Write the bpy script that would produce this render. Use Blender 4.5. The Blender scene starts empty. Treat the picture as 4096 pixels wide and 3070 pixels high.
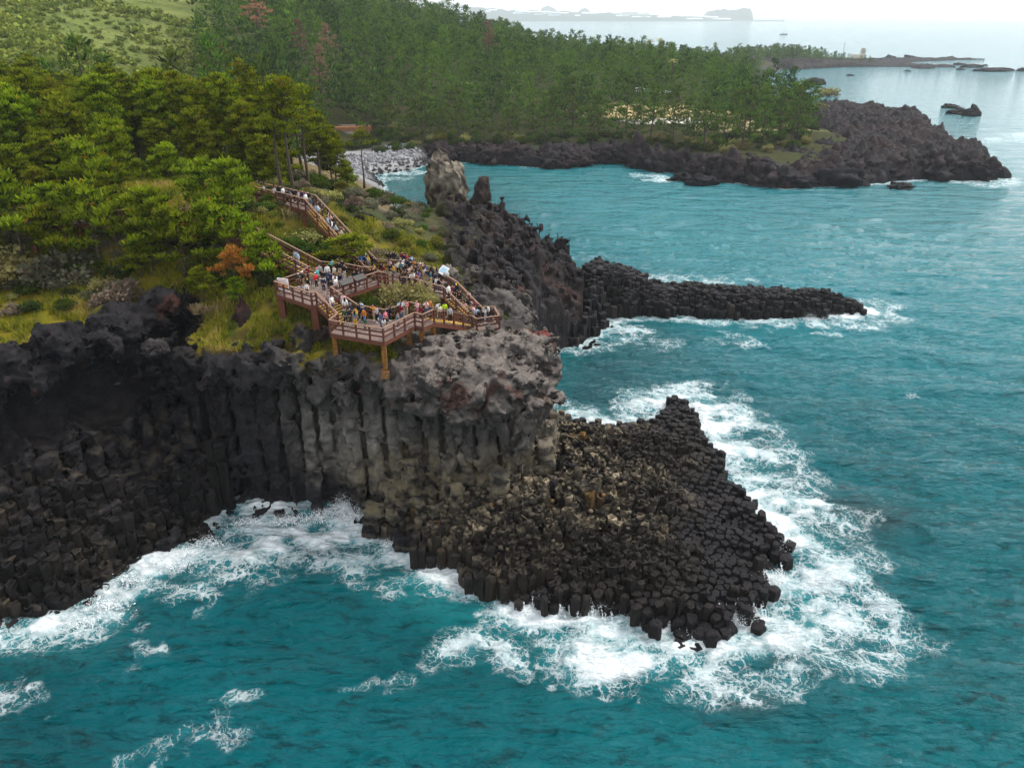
import bpy, math, random
import numpy as np
from mathutils import Vector, Matrix
R = math.radians
random.seed(7); rng = np.random.default_rng(11)
scene = bpy.context.scene
C = scene.collection

# ---------------------------------------------------------------- camera, light, exposure
CAM_H, PITCH, FOC = 46.0, R(25.4), 3094.0
cam = bpy.data.cameras.new('camera'); camo = bpy.data.objects.new('camera', cam); C.objects.link(camo)
cam.sensor_width = 36; cam.sensor_fit = 'HORIZONTAL'; cam.lens = FOC / 4096 * 36
cam.clip_start = 0.5; cam.clip_end = 60000
camo.location = (0, 0, CAM_H); camo.rotation_euler = (R(90) - PITCH, 0, 0)
scene.camera = camo
SUN_EL, SUN_AZ = R(52), R(62)          # azimuth clockwise from +Y (ahead), high, thin cloud in front of it
w = bpy.data.worlds.new('World'); scene.world = w; w.use_nodes = True
nt = w.node_tree; nt.nodes.clear()
sky = nt.nodes.new('ShaderNodeTexSky'); sky.sky_type = 'NISHITA'; sky.sun_disc = False
sky.sun_elevation = SUN_EL; sky.sun_rotation = SUN_AZ; sky.air_density = 1.2; sky.dust_density = 3.0
mixc = nt.nodes.new('ShaderNodeMix'); mixc.data_type = 'RGBA'
mixc.inputs['Factor'].default_value = 0.72
mixc.inputs['B'].default_value = (12.2, 12.5, 12.8, 1)      # pale high cloud
bg = nt.nodes.new('ShaderNodeBackground'); bg.inputs['Strength'].default_value = 0.088
wo = nt.nodes.new('ShaderNodeOutputWorld')
nt.links.new(sky.outputs['Color'], mixc.inputs['A'])
nt.links.new(mixc.outputs['Result'], bg.inputs['Color']); nt.links.new(bg.outputs[0], wo.inputs['Surface'])
sl = bpy.data.lights.new('sun', 'SUN'); sl.energy = 2.3; sl.angle = R(12); sl.color = (1, .96, .9)
so = bpy.data.objects.new('sun', sl); C.objects.link(so)
sd = Vector((math.sin(SUN_AZ) * math.cos(SUN_EL), math.cos(SUN_AZ) * math.cos(SUN_EL), math.sin(SUN_EL)))
so.rotation_euler = (-sd).to_track_quat('-Z', 'Y').to_euler()
vs = scene.view_settings
vs.view_transform = 'Standard'; vs.look = 'None'; vs.gamma = 1; vs.use_curve_mapping = False; vs.exposure = 0.62
cy = scene.cycles
cy.max_bounces = 5; cy.diffuse_bounces = 2; cy.glossy_bounces = 2; cy.transmission_bounces = 2
cy.volume_bounces = 1; cy.transparent_max_bounces = 6; cy.caustics_reflective = False; cy.caustics_refractive = False
cy.use_denoising = True
cy.use_adaptive_sampling = True; cy.adaptive_threshold = 0.02

def P(u, v, z=0.0):
    """Survey: the point at height z that the drone camera sees at photo pixel (u, v)."""
    x = (u - 2048) / FOC; y = -(v - 1535) / FOC
    dz = -math.sin(PITCH) + y * math.cos(PITCH); dy = math.cos(PITCH) + y * math.sin(PITCH)
    t = (z - CAM_H) / dz
    return (t * x, t * dy, z)
def PY(u, v, yy):
    x = (u - 2048) / FOC; y = -(v - 1535) / FOC
    dz = -math.sin(PITCH) + y * math.cos(PITCH); dy = math.cos(PITCH) + y * math.sin(PITCH)
    t = yy / dy
    return (t * x, yy, CAM_H + t * dz)

# ---------------------------------------------------------------- numpy noise
_G = np.array([[1,1,0],[-1,1,0],[1,-1,0],[-1,-1,0],[1,0,1],[-1,0,1],[1,0,-1],[-1,0,-1],
               [0,1,1],[0,-1,1],[0,1,-1],[0,-1,-1],[1,1,0],[-1,1,0],[0,-1,1],[0,-1,-1]], np.float32)
def _hash(ix, iy, iz, seed):
    h = (ix.astype(np.uint32) * np.uint32(374761393) + iy.astype(np.uint32) * np.uint32(668265263)
         + iz.astype(np.uint32) * np.uint32(2246822519) + np.uint32((seed * 3266489917) & 0xffffffff))
    h = (h ^ (h >> np.uint32(13))) * np.uint32(1274126177)
    return h ^ (h >> np.uint32(16))
def perlin(x, y, z, seed=0):
    x = np.asarray(x, np.float32); y = np.asarray(y, np.float32); z = np.asarray(z, np.float32)
    x, y, z = np.broadcast_arrays(x, y, z)
    ix = np.floor(x).astype(np.int64); iy = np.floor(y).astype(np.int64); iz = np.floor(z).astype(np.int64)
    fx = (x - ix).astype(np.float32); fy = (y - iy).astype(np.float32); fz = (z - iz).astype(np.float32)
    u = fx*fx*fx*(fx*(fx*6-15)+10); v = fy*fy*fy*(fy*(fy*6-15)+10); w_ = fz*fz*fz*(fz*(fz*6-15)+10)
    out = np.zeros(x.shape, np.float32)
    for dx in (0, 1):
        wx = u if dx else 1 - u
        for dy in (0, 1):
            wy = v if dy else 1 - v
            for dz in (0, 1):
                wz = w_ if dz else 1 - w_
                g = _G[_hash(ix + dx, iy + dy, iz + dz, seed) & np.uint32(15)]
                out += wx * wy * wz * (g[..., 0] * (fx - dx) + g[..., 1] * (fy - dy) + g[..., 2] * (fz - dz))
    return out
def fbm(x, y, z, o=4, seed=0, gain=.5, lac=2.03):
    a, s, f = 1.0, 0, 1.0
    for k in range(o):
        s = s + a * perlin(x * f, y * f, z * f, seed + k * 17); a *= gain; f *= lac
    return s
def billow(x, y, z, o=4, seed=0, gain=.5, lac=2.1):
    a, s, f, n = 1.0, 0, 1.0, 0
    for k in range(o):
        s = s + a * np.abs(perlin(x * f, y * f, z * f, seed + k * 17)); n += a; a *= gain; f *= lac
    return s
def facet(x, y, z, size, seed):
    """Broken-rock relief: each block of a 3D cell pattern has one tilted plane face."""
    x = x / size; y = y / size; z = z / size; bi = [np.floor(k - .5).astype(np.int64) for k in (x, y, z)]
    best = np.full(x.shape, 9., np.float32); out = np.zeros(x.shape, np.float32)
    for a in (0, 1):
        for b in (0, 1):
            for c in (0, 1):
                h = _hash(bi[0] + a, bi[1] + b, bi[2] + c, seed); h2 = _hash(bi[0] + a, bi[1] + b, bi[2] + c, seed + 91)
                r = [((q >> np.uint32(s_)) & np.uint32(1023)).astype(np.float32) / 1023 - .5 for q, s_ in ((h, 0), (h, 10), (h, 20), (h2, 0), (h2, 10), (h2, 20))]
                dx = x - (bi[0] + a + .5 + .8 * r[0]); dy = y - (bi[1] + b + .5 + .8 * r[1]); dz = z - (bi[2] + c + .5 + .8 * r[2])
                d = dx * dx + dy * dy + dz * dz; m = d < best; best = np.where(m, d, best)
                out = np.where(m, 1.5 * (dx * r[3] + dy * r[4] + dz * r[5]) + .55 * r[3] * np.float32(1) + .35 * r[4], out)
    return out
def sstep(a, b, x):
    t = np.clip((x - a) / (b - a), 0, 1); return t * t * (3 - 2 * t)
def polysd(poly, x, y):
    """Signed distance to a polygon, negative inside."""
    p = np.array(poly, np.float32); n = len(p)
    d = np.full(x.shape, 1e9, np.float32); ins = np.zeros(x.shape, bool)
    for i in range(n):
        a = p[i]; b = p[(i + 1) % n]; e = b - a
        wx = x - a[0]; wy = y - a[1]
        t = np.clip((wx * e[0] + wy * e[1]) / (e @ e + 1e-9), 0, 1)
        d = np.minimum(d, (wx - t * e[0]) ** 2 + (wy - t * e[1]) ** 2)
        if a[1] != b[1]:
            c = ((a[1] > y) != (b[1] > y)) & (x < (b[0] - a[0]) * (y - a[1]) / (b[1] - a[1]) + a[0])
            ins ^= c
    d = np.sqrt(d); return np.where(ins, -d, d)
def linesd(pts, x, y):
    d = np.full(x.shape, 1e9, np.float32)
    for a, b in zip(pts[:-1], pts[1:]):
        a = np.array(a[:2], np.float32); b = np.array(b[:2], np.float32); e = b - a
        wx = x - a[0]; wy = y - a[1]; t = np.clip((wx * e[0] + wy * e[1]) / (e @ e + 1e-9), 0, 1)
        d = np.minimum(d, (wx - t * e[0]) ** 2 + (wy - t * e[1]) ** 2)
    return np.sqrt(d)

# ---------------------------------------------------------------- mesh helpers
def np_mesh(name, V, F, mats=(), attrs=None, smooth=True):
    """V (n,3); F list of (m,k) index arrays; attrs {name: ('FLOAT'|'COLOR', domain, array)}"""
    me = bpy.data.meshes.new(name)
    V = np.asarray(V, np.float32)
    F = [np.asarray(f, np.int32) for f in F if len(f)]
    me.vertices.add(len(V)); me.vertices.foreach_set('co', V.ravel())
    nl = sum(f.size for f in F); npol = sum(len(f) for f in F)
    me.loops.add(nl); me.polygons.add(npol)
    me.loops.foreach_set('vertex_index', np.concatenate([f.ravel() for f in F]))
    tot = np.concatenate([np.full(len(f), f.shape[1], np.int32) for f in F])
    st = np.concatenate([[0], np.cumsum(tot)[:-1]]).astype(np.int32)
    me.polygons.foreach_set('loop_start', st); me.polygons.foreach_set('loop_total', tot)
    me.update(calc_edges=True)
    if smooth: me.polygons.foreach_set('use_smooth', np.ones(npol, bool))
    for k, (t, dom, arr) in (attrs or {}).items():
        if t == 'COLOR':
            a = me.attributes.new(k, 'FLOAT_COLOR', dom); arr = np.asarray(arr, np.float32)
            if arr.shape[1] == 3: arr = np.hstack([arr, np.ones((len(arr), 1), np.float32)])
            a.data.foreach_set('color', arr.ravel())
        else:
            a = me.attributes.new(k, 'FLOAT', dom); a.data.foreach_set('value', np.asarray(arr, np.float32).ravel())
    for m in mats: me.materials.append(m)
    return me
class MB:
    """Collects shapes, builds ONE mesh."""
    def __init__(s): s.v = []; s.f = []; s.m = []
    def add(s, vs, fs, mi=0):
        o = len(s.v); s.v += [tuple(p) for p in vs]; s.f += [tuple(i + o for i in f) for f in fs]; s.m += [mi] * len(fs)
    def box(s, c, sz, rz=0, mi=0):
        x, y, z = [k / 2 for k in sz]; co, si = math.cos(rz), math.sin(rz); vs = []
        for dz in (-z, z):
            for dx, dy in ((-x, -y), (x, -y), (x, y), (-x, y)):
                vs.append((c[0] + dx * co - dy * si, c[1] + dx * si + dy * co, c[2] + dz))
        s.add(vs, [(3, 2, 1, 0), (4, 5, 6, 7), (0, 1, 5, 4), (1, 2, 6, 5), (2, 3, 7, 6), (3, 0, 4, 7)], mi)
    def beam(s, p, q, wd, ht, dz=0, mi=0):
        """Rectangular bar from p to q, width across (horizontal), height up (vertical)."""
        p = Vector(p) + Vector((0, 0, dz)); q = Vector(q) + Vector((0, 0, dz))
        d = (q - p); h = Vector((-d.y, d.x, 0))
        h = h.normalized() * wd / 2 if h.length > 1e-6 else Vector((wd / 2, 0, 0))
        up = Vector((0, 0, ht / 2)); vs = []
        for a in (p, q): vs += [a - h - up, a + h - up, a + h + up, a - h + up]
        s.add(vs, [(3, 2, 1, 0), (4, 5, 6, 7), (0, 1, 5, 4), (1, 2, 6, 5), (2, 3, 7, 6), (3, 0, 4, 7)], mi)
    def prism(s, poly, z0, z1, mi=0):
        n = len(poly); a = sum(poly[i][0] * poly[(i + 1) % n][1] - poly[(i + 1) % n][0] * poly[i][1] for i in range(n))
        if a < 0: poly = poly[::-1]
        s.add([(p[0], p[1], z0) for p in poly] + [(p[0], p[1], z1) for p in poly],
              [tuple(range(n - 1, -1, -1)), tuple(range(n, 2 * n))] + [(i, (i + 1) % n, n + (i + 1) % n, n + i) for i in range(n)], mi)
    def tube(s, pts, rad, n=6, mi=0):
        pts = [Vector(p) for p in pts]; vs = []; prev = None
        for i, p in enumerate(pts):
            d = (pts[min(i + 1, len(pts) - 1)] - pts[max(i - 1, 0)]).normalized()
            a = Vector((1, 0, 0)) if abs(d.x) < .8 else Vector((0, 1, 0))
            if prev is not None: a = prev
            x = (a - d * a.dot(d)).normalized(); prev = x; y = d.cross(x)
            r = rad[i] if hasattr(rad, '__len__') else rad
            vs += [p + x * (math.cos(t) * r) + y * (math.sin(t) * r) for t in (2 * math.pi * k / n for k in range(n))]
        fs = []
        for i in range(len(pts) - 1):
            for k in range(n):
                fs.append((i * n + k, i * n + (k + 1) % n, (i + 1) * n + (k + 1) % n, (i + 1) * n + k))
        fs += [tuple(range(n - 1, -1, -1)), tuple((len(pts) - 1) * n + k for k in range(n))]
        s.add(vs, fs, mi)
    def ball(s, c, r, nu=8, nv=5, mi=0):
        r = r if hasattr(r, '__len__') else (r, r, r); vs = [(c[0], c[1], c[2] - r[2])]; fs = []
        for j in range(1, nv):
            t = math.pi * j / nv
            for k in range(nu):
                a = 2 * math.pi * k / nu
                vs.append((c[0] + r[0] * math.sin(t) * math.cos(a), c[1] + r[1] * math.sin(t) * math.sin(a), c[2] - r[2] * math.cos(t)))
        vs.append((c[0], c[1], c[2] + r[2])); L = len(vs) - 1
        for k in range(nu):
            fs.append((0, 1 + (k + 1) % nu, 1 + k)); fs.append((L, L - nu + k, L - nu + (k + 1) % nu))
            for j in range(nv - 2):
                a = 1 + j * nu
                fs.append((a + k, a + (k + 1) % nu, a + nu + (k + 1) % nu, a + nu + k))
        s.add(vs, fs, mi)
    def mesh(s, name, mats, smooth=False):
        me = bpy.data.meshes.new(name); me.from_pydata(s.v, [], s.f)
        for m in (mats if isinstance(mats, (list, tuple)) else [mats]): me.materials.append(m)
        me.polygons.foreach_set('material_index', np.array(s.m, np.int32))
        if smooth: me.polygons.foreach_set('use_smooth', np.ones(len(s.f), bool))
        me.update(); return me
    def build(s, name, mats, parent=None, smooth=False):
        return link(name, s.mesh(name, mats, smooth), parent)
def link(name, data, parent=None, loc=None, rz=None, sc=None):
    o = bpy.data.objects.new(name, data); C.objects.link(o)
    if parent is not None: o.parent = parent
    if loc is not None: o.location = loc
    if rz is not None: o.rotation_euler = (0, 0, rz) if not hasattr(rz, '__len__') else rz
    if sc is not None: o.scale = (sc, sc, sc) if not hasattr(sc, '__len__') else sc
    return o
def tag(o, label=None, cat=None, group=None, kind=None):
    if label: o['label'] = label
    if cat: o['category'] = cat
    if group: o['group'] = group
    if kind: o['kind'] = kind
    return o
def thing(name, label, cat, loc=(0, 0, 0), rz=0, group=None, sc=None):
    return tag(link(name, None, None, loc, rz, sc), label, cat, group)

# ---------------------------------------------------------------- materials
class NG:
    def __init__(s, name):
        s.mat = bpy.data.materials.new(name); s.mat.use_nodes = True; s.t = s.mat.node_tree; s.t.nodes.clear()
        s.out = s.n('OutputMaterial'); s.b = s.n('BsdfPrincipled'); s.t.links.new(s.b.outputs[0], s.out.inputs['Surface'])
    def n(s, ty, **kw):
        nd = s.t.nodes.new('ShaderNode' + ty)
        for k, v in kw.items():
            if hasattr(nd, k): setattr(nd, k, v)
        return nd
    def set(s, sock, v):
        if isinstance(v, bpy.types.NodeSocket): s.t.links.new(v, sock)
        else:
            try: sock.default_value = v
            except Exception: sock.default_value = (*v, 1)
    def pos(s): return s.n('NewGeometry').outputs['Position']
    def obj(s): return s.n('TexCoord').outputs['Object']
    def attr(s, name, out='Color'):
        a = s.n('Attribute'); a.attribute_name = name; return a.outputs[out]
    def math(s, op, a, b=0.0, c=0.0, clamp=False):
        m = s.n('Math', operation=op); m.use_clamp = clamp
        for i, v in enumerate((a, b, c)):
            s.set(m.inputs[i], v)
        return m.outputs[0]
    def mapping(s, v, scale=(1, 1, 1), rot=(0, 0, 0)):
        m = s.n('Mapping'); s.set(m.inputs['Vector'], v); m.inputs['Scale'].default_value = scale; m.inputs['Rotation'].default_value = rot
        return m.outputs[0]
    def noise(s, v, scale, detail=4, rough=.55, out=0, dist=0.0):
        m = s.n('TexNoise'); s.set(m.inputs['Vector'], v); m.inputs['Scale'].default_value = scale
        m.inputs['Detail'].default_value = detail; m.inputs['Roughness'].default_value = rough; m.inputs['Distortion'].default_value = dist
        return m.outputs[out]
    def voro(s, v, scale, feature='F1', out=0, rand=1.0):
        m = s.n('TexVoronoi', feature=feature); s.set(m.inputs['Vector'], v); m.inputs['Scale'].default_value = scale
        m.inputs['Randomness'].default_value = rand
        return m.outputs[out]
    def ramp(s, f, stops, interp='LINEAR'):
        r = s.n('ValToRGB'); r.color_ramp.interpolation = interp; s.set(r.inputs[0], f)
        e = r.color_ramp.elements
        while len(e) < len(stops): e.new(.5)
        for k, (p, c) in enumerate(stops):
            e[k].position = p; e[k].color = (c, c, c, 1) if not hasattr(c, '__len__') else (*c, 1)
        return r.outputs[0]
    def mix(s, f, a, b, mode='MIX'):
        m = s.n('Mix', data_type='RGBA', blend_type=mode); s.set(m.inputs[0], f)
        s.set(m.inputs[6], a if isinstance(a, bpy.types.NodeSocket) else (*a, 1)); s.set(m.inputs[7], b if isinstance(b, bpy.types.NodeSocket) else (*b, 1))
        return m.outputs[2]
    def maprange(s, v, a, b, c=0, d=1, smooth=False):
        m = s.n('MapRange'); m.interpolation_type = 'SMOOTHSTEP' if smooth else 'LINEAR'; s.set(m.inputs[0], v)
        for i, q in enumerate((a, b, c, d)): s.set(m.inputs[i + 1], q)
        return m.outputs[0]
    def vmath(s, op, a, b):
        m = s.n('VectorMath', operation=op); s.set(m.inputs[0], a)
        if op == 'SCALE': s.set(m.inputs['Scale'], b)
        else: s.set(m.inputs[1], b)
        return m.outputs[0]
    def bump(s, h, strength=.5, dist=.1, normal=None):
        m = s.n('Bump'); s.set(m.inputs['Height'], h); s.set(m.inputs['Strength'], strength); s.set(m.inputs['Distance'], dist)
        if normal is not None: s.set(m.inputs['Normal'], normal)
        s.t.links.new(m.outputs[0], s.b.inputs['Normal']); return m.outputs[0]
    def base(s, c=None, rough=None, spec=None):
        if c is not None: s.set(s.b.inputs['Base Color'], c if isinstance(c, bpy.types.NodeSocket) else (*c, 1))
        if rough is not None: s.set(s.b.inputs['Roughness'], rough)
        if spec is not None: s.set(s.b.inputs['Specular IOR Level'], spec)
        return s
def simple(name, col, rough=.8, spec=.3, nscale=0, namt=.25):
    g = NG(name)
    if nscale:
        n = g.noise(g.obj(), nscale, 5)
        c = g.mix(g.ramp(n, [(.3, 0), (.7, 1)]), tuple(k * (1 - namt) for k in col), tuple(min(1, k * (1 + namt)) for k in col))
        g.base(c, rough, spec)
    else: g.base(col, rough, spec)
    return g.mat
# ---------------------------------------------------------------- survey of the coast (metres, sea level 0)
TP = np.array([
 (-90,50,16),(-75,60,18.5),(-62,63,18),(-52,65,17.5),(-46,68,17.5),(-41,74,18.5),(-37,79,19.5),(-33,81,19),
 (-30,73,16.3),(-25,70.5,16.2),(-20,69,16.3),(-15,67.5,16.6),(-9,67,16.6),(-2,66,16.8),(3,67,15.8),(5,73,15.2),(-1,72,16.4),(2,80,15.4),
 (-20,73,18.2),(-25,76,19.4),(-29,80,21),(-37,83,23),(-48,82,23),(-60,83,24),(-75,80,25),(-31,86,25),(-40,88,27),(-60,88,28),(-85,88,29),
 (-10,78,18.2),(-5,80,17.6),(-14,75,18.3),(-8,86,18.0),(-3,82,18.2),(-1,87,18.0),(-14,92,18.8),(-22,86,20.8),(-18,87.5,18.9),(-20,88.5,20.4),(-22,92,23.6),(-26,95,25.2),
 (-15,101,21.5),(-11,110,18.5),(-8,120,16.8),(-7,130,15.6),(-11,140,13),(-25,110,24.5),(-32,121,23.5),(-28,135,19),(-22,142,15),
 (0,100,13.5),(3,106,8),(6,112,5.5),(9,116,5),(4,118,10.5),(1,125,13.2),(8,122,9.2),(10,128,8.2),(14,128,7.0),(-4,136,15.4),
 (-40,100,27.5),(-60,110,27),(-90,110,28),(-45,130,26.5),(-70,140,25),(-110,140,27),(-150,120,31),(-120,90,29),
 (-45,160,21),(-40,190,13),(-52,215,8),(-55,240,4),(-70,180,27),(-75,215,15),(-75,250,8),(-100,180,29),(-110,220,31),
 (-62,270,5),(-45,285,5),(-25,300,6),(-10,290,5),(13,282,6),(40,292,7),(66,262,6),(80,250,6),(-90,290,14),(-60,310,12),
 (-130,250,38),(-170,260,43),(-220,250,46),(-170,320,49),(-230,350,60),(-300,330,66),(-110,330,34),(-60,350,24),(-20,340,14),
 (20,330,10),(60,320,9),(100,300,9),(115,290,8),(60,300,8),(120,320,6.5),(100,350,10),(-30,400,24),(20,400,20),(60,400,18),(100,400,14),(140,400,10),
 (-100,400,41),(-180,420,58),(-300,430,80),(-50,460,27),(40,460,19),(120,460,13),(180,420,1.5),(170,370,2),(-150,500,56),(0,520,20),(100,540,14),(200,540,8),(-100,600,50),(-300,560,90),(-450,350,90),(-400,200,60),(-250,120,46),(-250,60,40),
 (150,520,7),(180,620,6),(200,700,6),(240,800,8),(100,700,12),(0,800,14),(220,950,6),(-100,800,36),(-400,900,90),
 (150,270,1.5),(132,258,1.5),(165,300,2),(185,345,1.5),(150,330,3),(110,255,4),(135,300,4),(140,370,3)], np.float64)
_d = np.abs(TP[:, None, :2] - TP[None, :, :2]); _d = np.sqrt((_d ** 2).sum(-1))
_A = np.vstack([np.hstack([_d, np.ones((len(TP), 1))]), np.hstack([np.ones((1, len(TP))), [[0]]])])
_W = np.linalg.solve(_A + np.diag([0.6] * len(TP) + [0]) * -1.0, np.append(TP[:, 2], 0))
def T(x, y):
    """Height of the turf (smooth)."""
    x = np.asarray(x, np.float64); y = np.asarray(y, np.float64); sh = np.broadcast(x, y).shape
    xf = np.broadcast_to(x, sh).ravel(); yf = np.broadcast_to(y, sh).ravel(); out = np.empty(xf.size)
    for i in range(0, xf.size, 200000):
        d = np.sqrt((xf[i:i+200000, None] - TP[:, 0]) ** 2 + (yf[i:i+200000, None] - TP[:, 1]) ** 2)
        out[i:i+200000] = d @ _W[:-1] + _W[-1]
    return out.reshape(sh)
# cliff edge in plan, waterline in plan
OUT = [(-120,40),(-75,53),(-60,57.5),(-50,61.5),(-44,65),(-39,70),(-35,75),(-34.0,77.6),(-33.4,74.8),(-33.8,71.5),(-31.5,69.4),(-25,67.8),(-20,67),
       (-15,66),(-10,65.5),(-6,64.5),(-1.5,63.5),(1,64.8),(3,68),(3.6,74),(2.6,80),(.5,85),(0,90),(1,97),(3,103),(5,107),(8.5,110.5),(11,114),
       (11.5,119),(12,124),(10,130),(5,135),(-1,140),(-6,146),(-12,155),(-20,170),(-32,200),(-45,235),(-60,250),(-400,250),(-400,40)]
WL = [(-90,41),(-60,45),(-48,47),(-41.8,48.3),(-35.9,50),(-34.1,56.6),(-30.2,61),(-29.6,64.3),(-21.6,65.2),(-17.2,65.6),(-14.2,63.4),(-10.7,60.5),
      (-5,58),(1,60),(3.6,65),(4.6,72),(3.6,80),(2.4,88),(3.5,95),(5.5,104),(7.5,109),(12,111.5),(15,118),(15.5,126),(13,132),(8,137),(1,142),(-4,148),
      (-10,157),(-18,171),(-30,201),(-40,238),(-45.6,253),(-34,262),(-27,281),(-13,276.7),(12.8,267),(39,276),(53,257),(64,245),(80,233),(100,238),(131,246),
      (148,244),(160,262),(167,277),(171,292),(166,304),(173,318),(175,334),(187,360),(197,391),(194,412),(184,440),(165,440),(140,420),(135,450),(150,520),(185,620),(225,730),(262,800),(200,1000),(-100,1000),(-900,1000),(-900,40)]
PLAT = [(-13.6,63.2),(-10.7,59.9),(-5.6,55.2),(-2.1,52.9),(.7,51.6),(5.3,50.4),(10.5,49.8),(16,48.3),(19,50.4),(24,56.2),(26.9,61.8),(25.6,64.8),(24.2,70.2),
        (23.3,76),(22.8,83.6),(22.3,90.6),(20.5,90.3),(17.5,84.8),(13.9,82.6),(9.5,83.5),(5.7,86),(2,84),(0,72),(-6,67)]
PIER = [(7,109.2),(10.9,111.2),(14.5,117.5),(15.9,120.6),(21.8,124),(30,122.6),(39.9,121.8),(50.2,122.4),(59.9,125.0),(62,126.6),(60,129),(52,131),(42,132.6),(34,134),(27,135.5),(20,138),(12,139),(9,130),(10,118)]
PATHS = [[(-38,150),(-44,190),(-52,232),(-60,262),(-70,275)], [(-60,262),(-52,278),(-58,292)], [(-52,95),(-35,100),(-30,118),(-38,150)]]

# ---------------------------------------------------------------- surface nets: a solid from a signed field
def surface_nets(f, org, h):
    nx, ny, nz = f.shape; s = f < 0
    cnt = np.zeros((nx-1, ny-1, nz-1), np.int8)
    for a in (0, 1):
        for b in (0, 1):
            for c in (0, 1): cnt += s[a:nx-1+a, b:ny-1+b, c:nz-1+c]
    act = (cnt > 0) & (cnt < 8); I = np.argwhere(act); idx = np.full(act.shape, -1, np.int32); idx[act] = np.arange(len(I))
    pos = np.zeros((len(I), 3), np.float32); num = np.zeros(len(I), np.float32)
    cor = [(a, b, c) for a in (0, 1) for b in (0, 1) for c in (0, 1)]
    for p in cor:
        for ax in range(3):
            if p[ax]: continue
            q = list(p); q[ax] = 1
            fa = f[I[:, 0]+p[0], I[:, 1]+p[1], I[:, 2]+p[2]]; fb = f[I[:, 0]+q[0], I[:, 1]+q[1], I[:, 2]+q[2]]
            m = (fa < 0) != (fb < 0); t = np.where(m, fa / np.where(m, fa - fb, 1), 0)
            e = np.tile(np.array(p, np.float32), (len(I), 1)); e[:, ax] += t
            pos += e * m[:, None]; num += m
    V = (I + pos / num[:, None]) * h + np.array(org, np.float32)
    Q = []
    for ax in range(3):
        sl0 = [slice(None)] * 3; sl1 = [slice(None)] * 3; sl0[ax] = slice(0, -1); sl1[ax] = slice(1, None)
        s0 = s[tuple(sl0)]; s1 = s[tuple(sl1)]; E_ = np.argwhere(s0 != s1)
        o1, o2 = [(1, 2), (2, 0), (0, 1)][ax]
        ok = (E_[:, o1] > 0) & (E_[:, o2] > 0) & (E_[:, o1] < f.shape[o1]-1) & (E_[:, o2] < f.shape[o2]-1); E_ = E_[ok]
        def at(d1, d2):
            k = E_.copy(); k[:, o1] -= d1; k[:, o2] -= d2; return idx[k[:, 0], k[:, 1], k[:, 2]]
        q = np.stack([at(1, 1), at(0, 1), at(0, 0), at(1, 0)], 1)
        fl = s0[E_[:, 0], E_[:, 1], E_[:, 2]]; q[~fl] = q[~fl][:, ::-1]
        Q.append(q[(q >= 0).all(1)])
    return V, np.concatenate(Q)
def vnormals(V, Q):
    n = np.zeros_like(V); fn = np.cross(V[Q[:, 2]] - V[Q[:, 0]], V[Q[:, 3]] - V[Q[:, 1]])
    for k in range(4): np.add.at(n, Q[:, k], fn)
    return n / (np.linalg.norm(n, axis=1, keepdims=True) + 1e-9)

def cells(x, y, size, seed, k=9):
    """Nearest jittered-grid seeds for plan points: the k nearest centres."""
    gx = np.floor(x / size).astype(int); gy = np.floor(y / size).astype(int); cs = []
    for dx in range(-2, 3):
        for dy in range(-2, 3):
            ax = gx + dx; ay = gy + dy
            h = _hash(ax, ay, np.zeros_like(ax), seed); h2 = _hash(ax, ay, np.ones_like(ax), seed)
            off = 0.5 * (ay % 2)
            cs.append(np.stack([(ax + off + .5 + ((h & 1023) / 1023 - .5) * .62) * size, (ay + .5 + ((h2 & 1023) / 1023 - .5) * .62) * size, (h >> np.uint32(10)) % 1000 / 1000.], -1))
    cs = np.stack(cs, -2); d = (cs[..., 0] - x[..., None]) ** 2 + (cs[..., 1] - y[..., None]) ** 2
    o = np.argsort(d, -1)[..., :k]
    return np.take_along_axis(cs, o[..., None], -2)

def rockmat(name, bump=.6, wet=True, fine=1.0, crack=False, ro=(.55, .9)):
    g = NG(name); p = g.pos(); gm = g.n('Gamma'); g.set(gm.inputs[0], g.attr('albedo')); gm.inputs[1].default_value = 1.34; c = g.vmath('SCALE', gm.outputs[0], 1.12)
    n1 = g.noise(p, 1.3 * fine, 8, .65); n2 = g.noise(p, 6 * fine, 6, .7)
    f = g.math('MULTIPLY', g.ramp(n1, [(.25, .62), (.72, 1.4)]), g.ramp(n2, [(.2, .72), (.8, 1.3)]))
    col = g.vmath('SCALE', c, f)
    h = g.math('ADD', n1, g.math('MULTIPLY', n2, .5))
    v = g.voro(g.vmath('ADD', p, g.vmath('SCALE', g.noise(p, 1.5, 3, .5, 1), .5)), 1.6 * fine)
    pits = g.ramp(v, [(.0, 0), (.28, 1)])
    h = g.math('ADD', h, g.math('MULTIPLY', pits, .35))
    if crack:
        d = g.vmath('ADD', p, g.vmath('SCALE', g.noise(p, .9, 4, .6, 1), 1.2))
        d = g.vmath('ADD', d, g.vmath('SCALE', g.noise(p, .3, 3, .6, 1), 3.0)); cr = g.voro(g.mapping(d, (.8, 1.1, 1.0)), .52, 'DISTANCE_TO_EDGE')
        k = g.ramp(cr, [(0, 0), (.03, 1)])
        am = g.math('MULTIPLY', g.attr('cap', 'Fac'), g.ramp(g.noise(p, .35, 3), [(.42, 0), (.6, 1)]))
        k2 = g.math('ADD', g.math('MULTIPLY', k, am), g.math('SUBTRACT', 1, am))
        h = g.math('ADD', h, g.math('MULTIPLY', k2, .9))
        col = g.vmath('SCALE', col, g.math('ADD', .5, g.math('MULTIPLY', k2, .5)))
    g.base(col, g.ramp(n1, [(.3, ro[0]), (.7, ro[1])]), .14)
    g.bump(h, bump, .35 / fine)
    return g.mat

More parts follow.
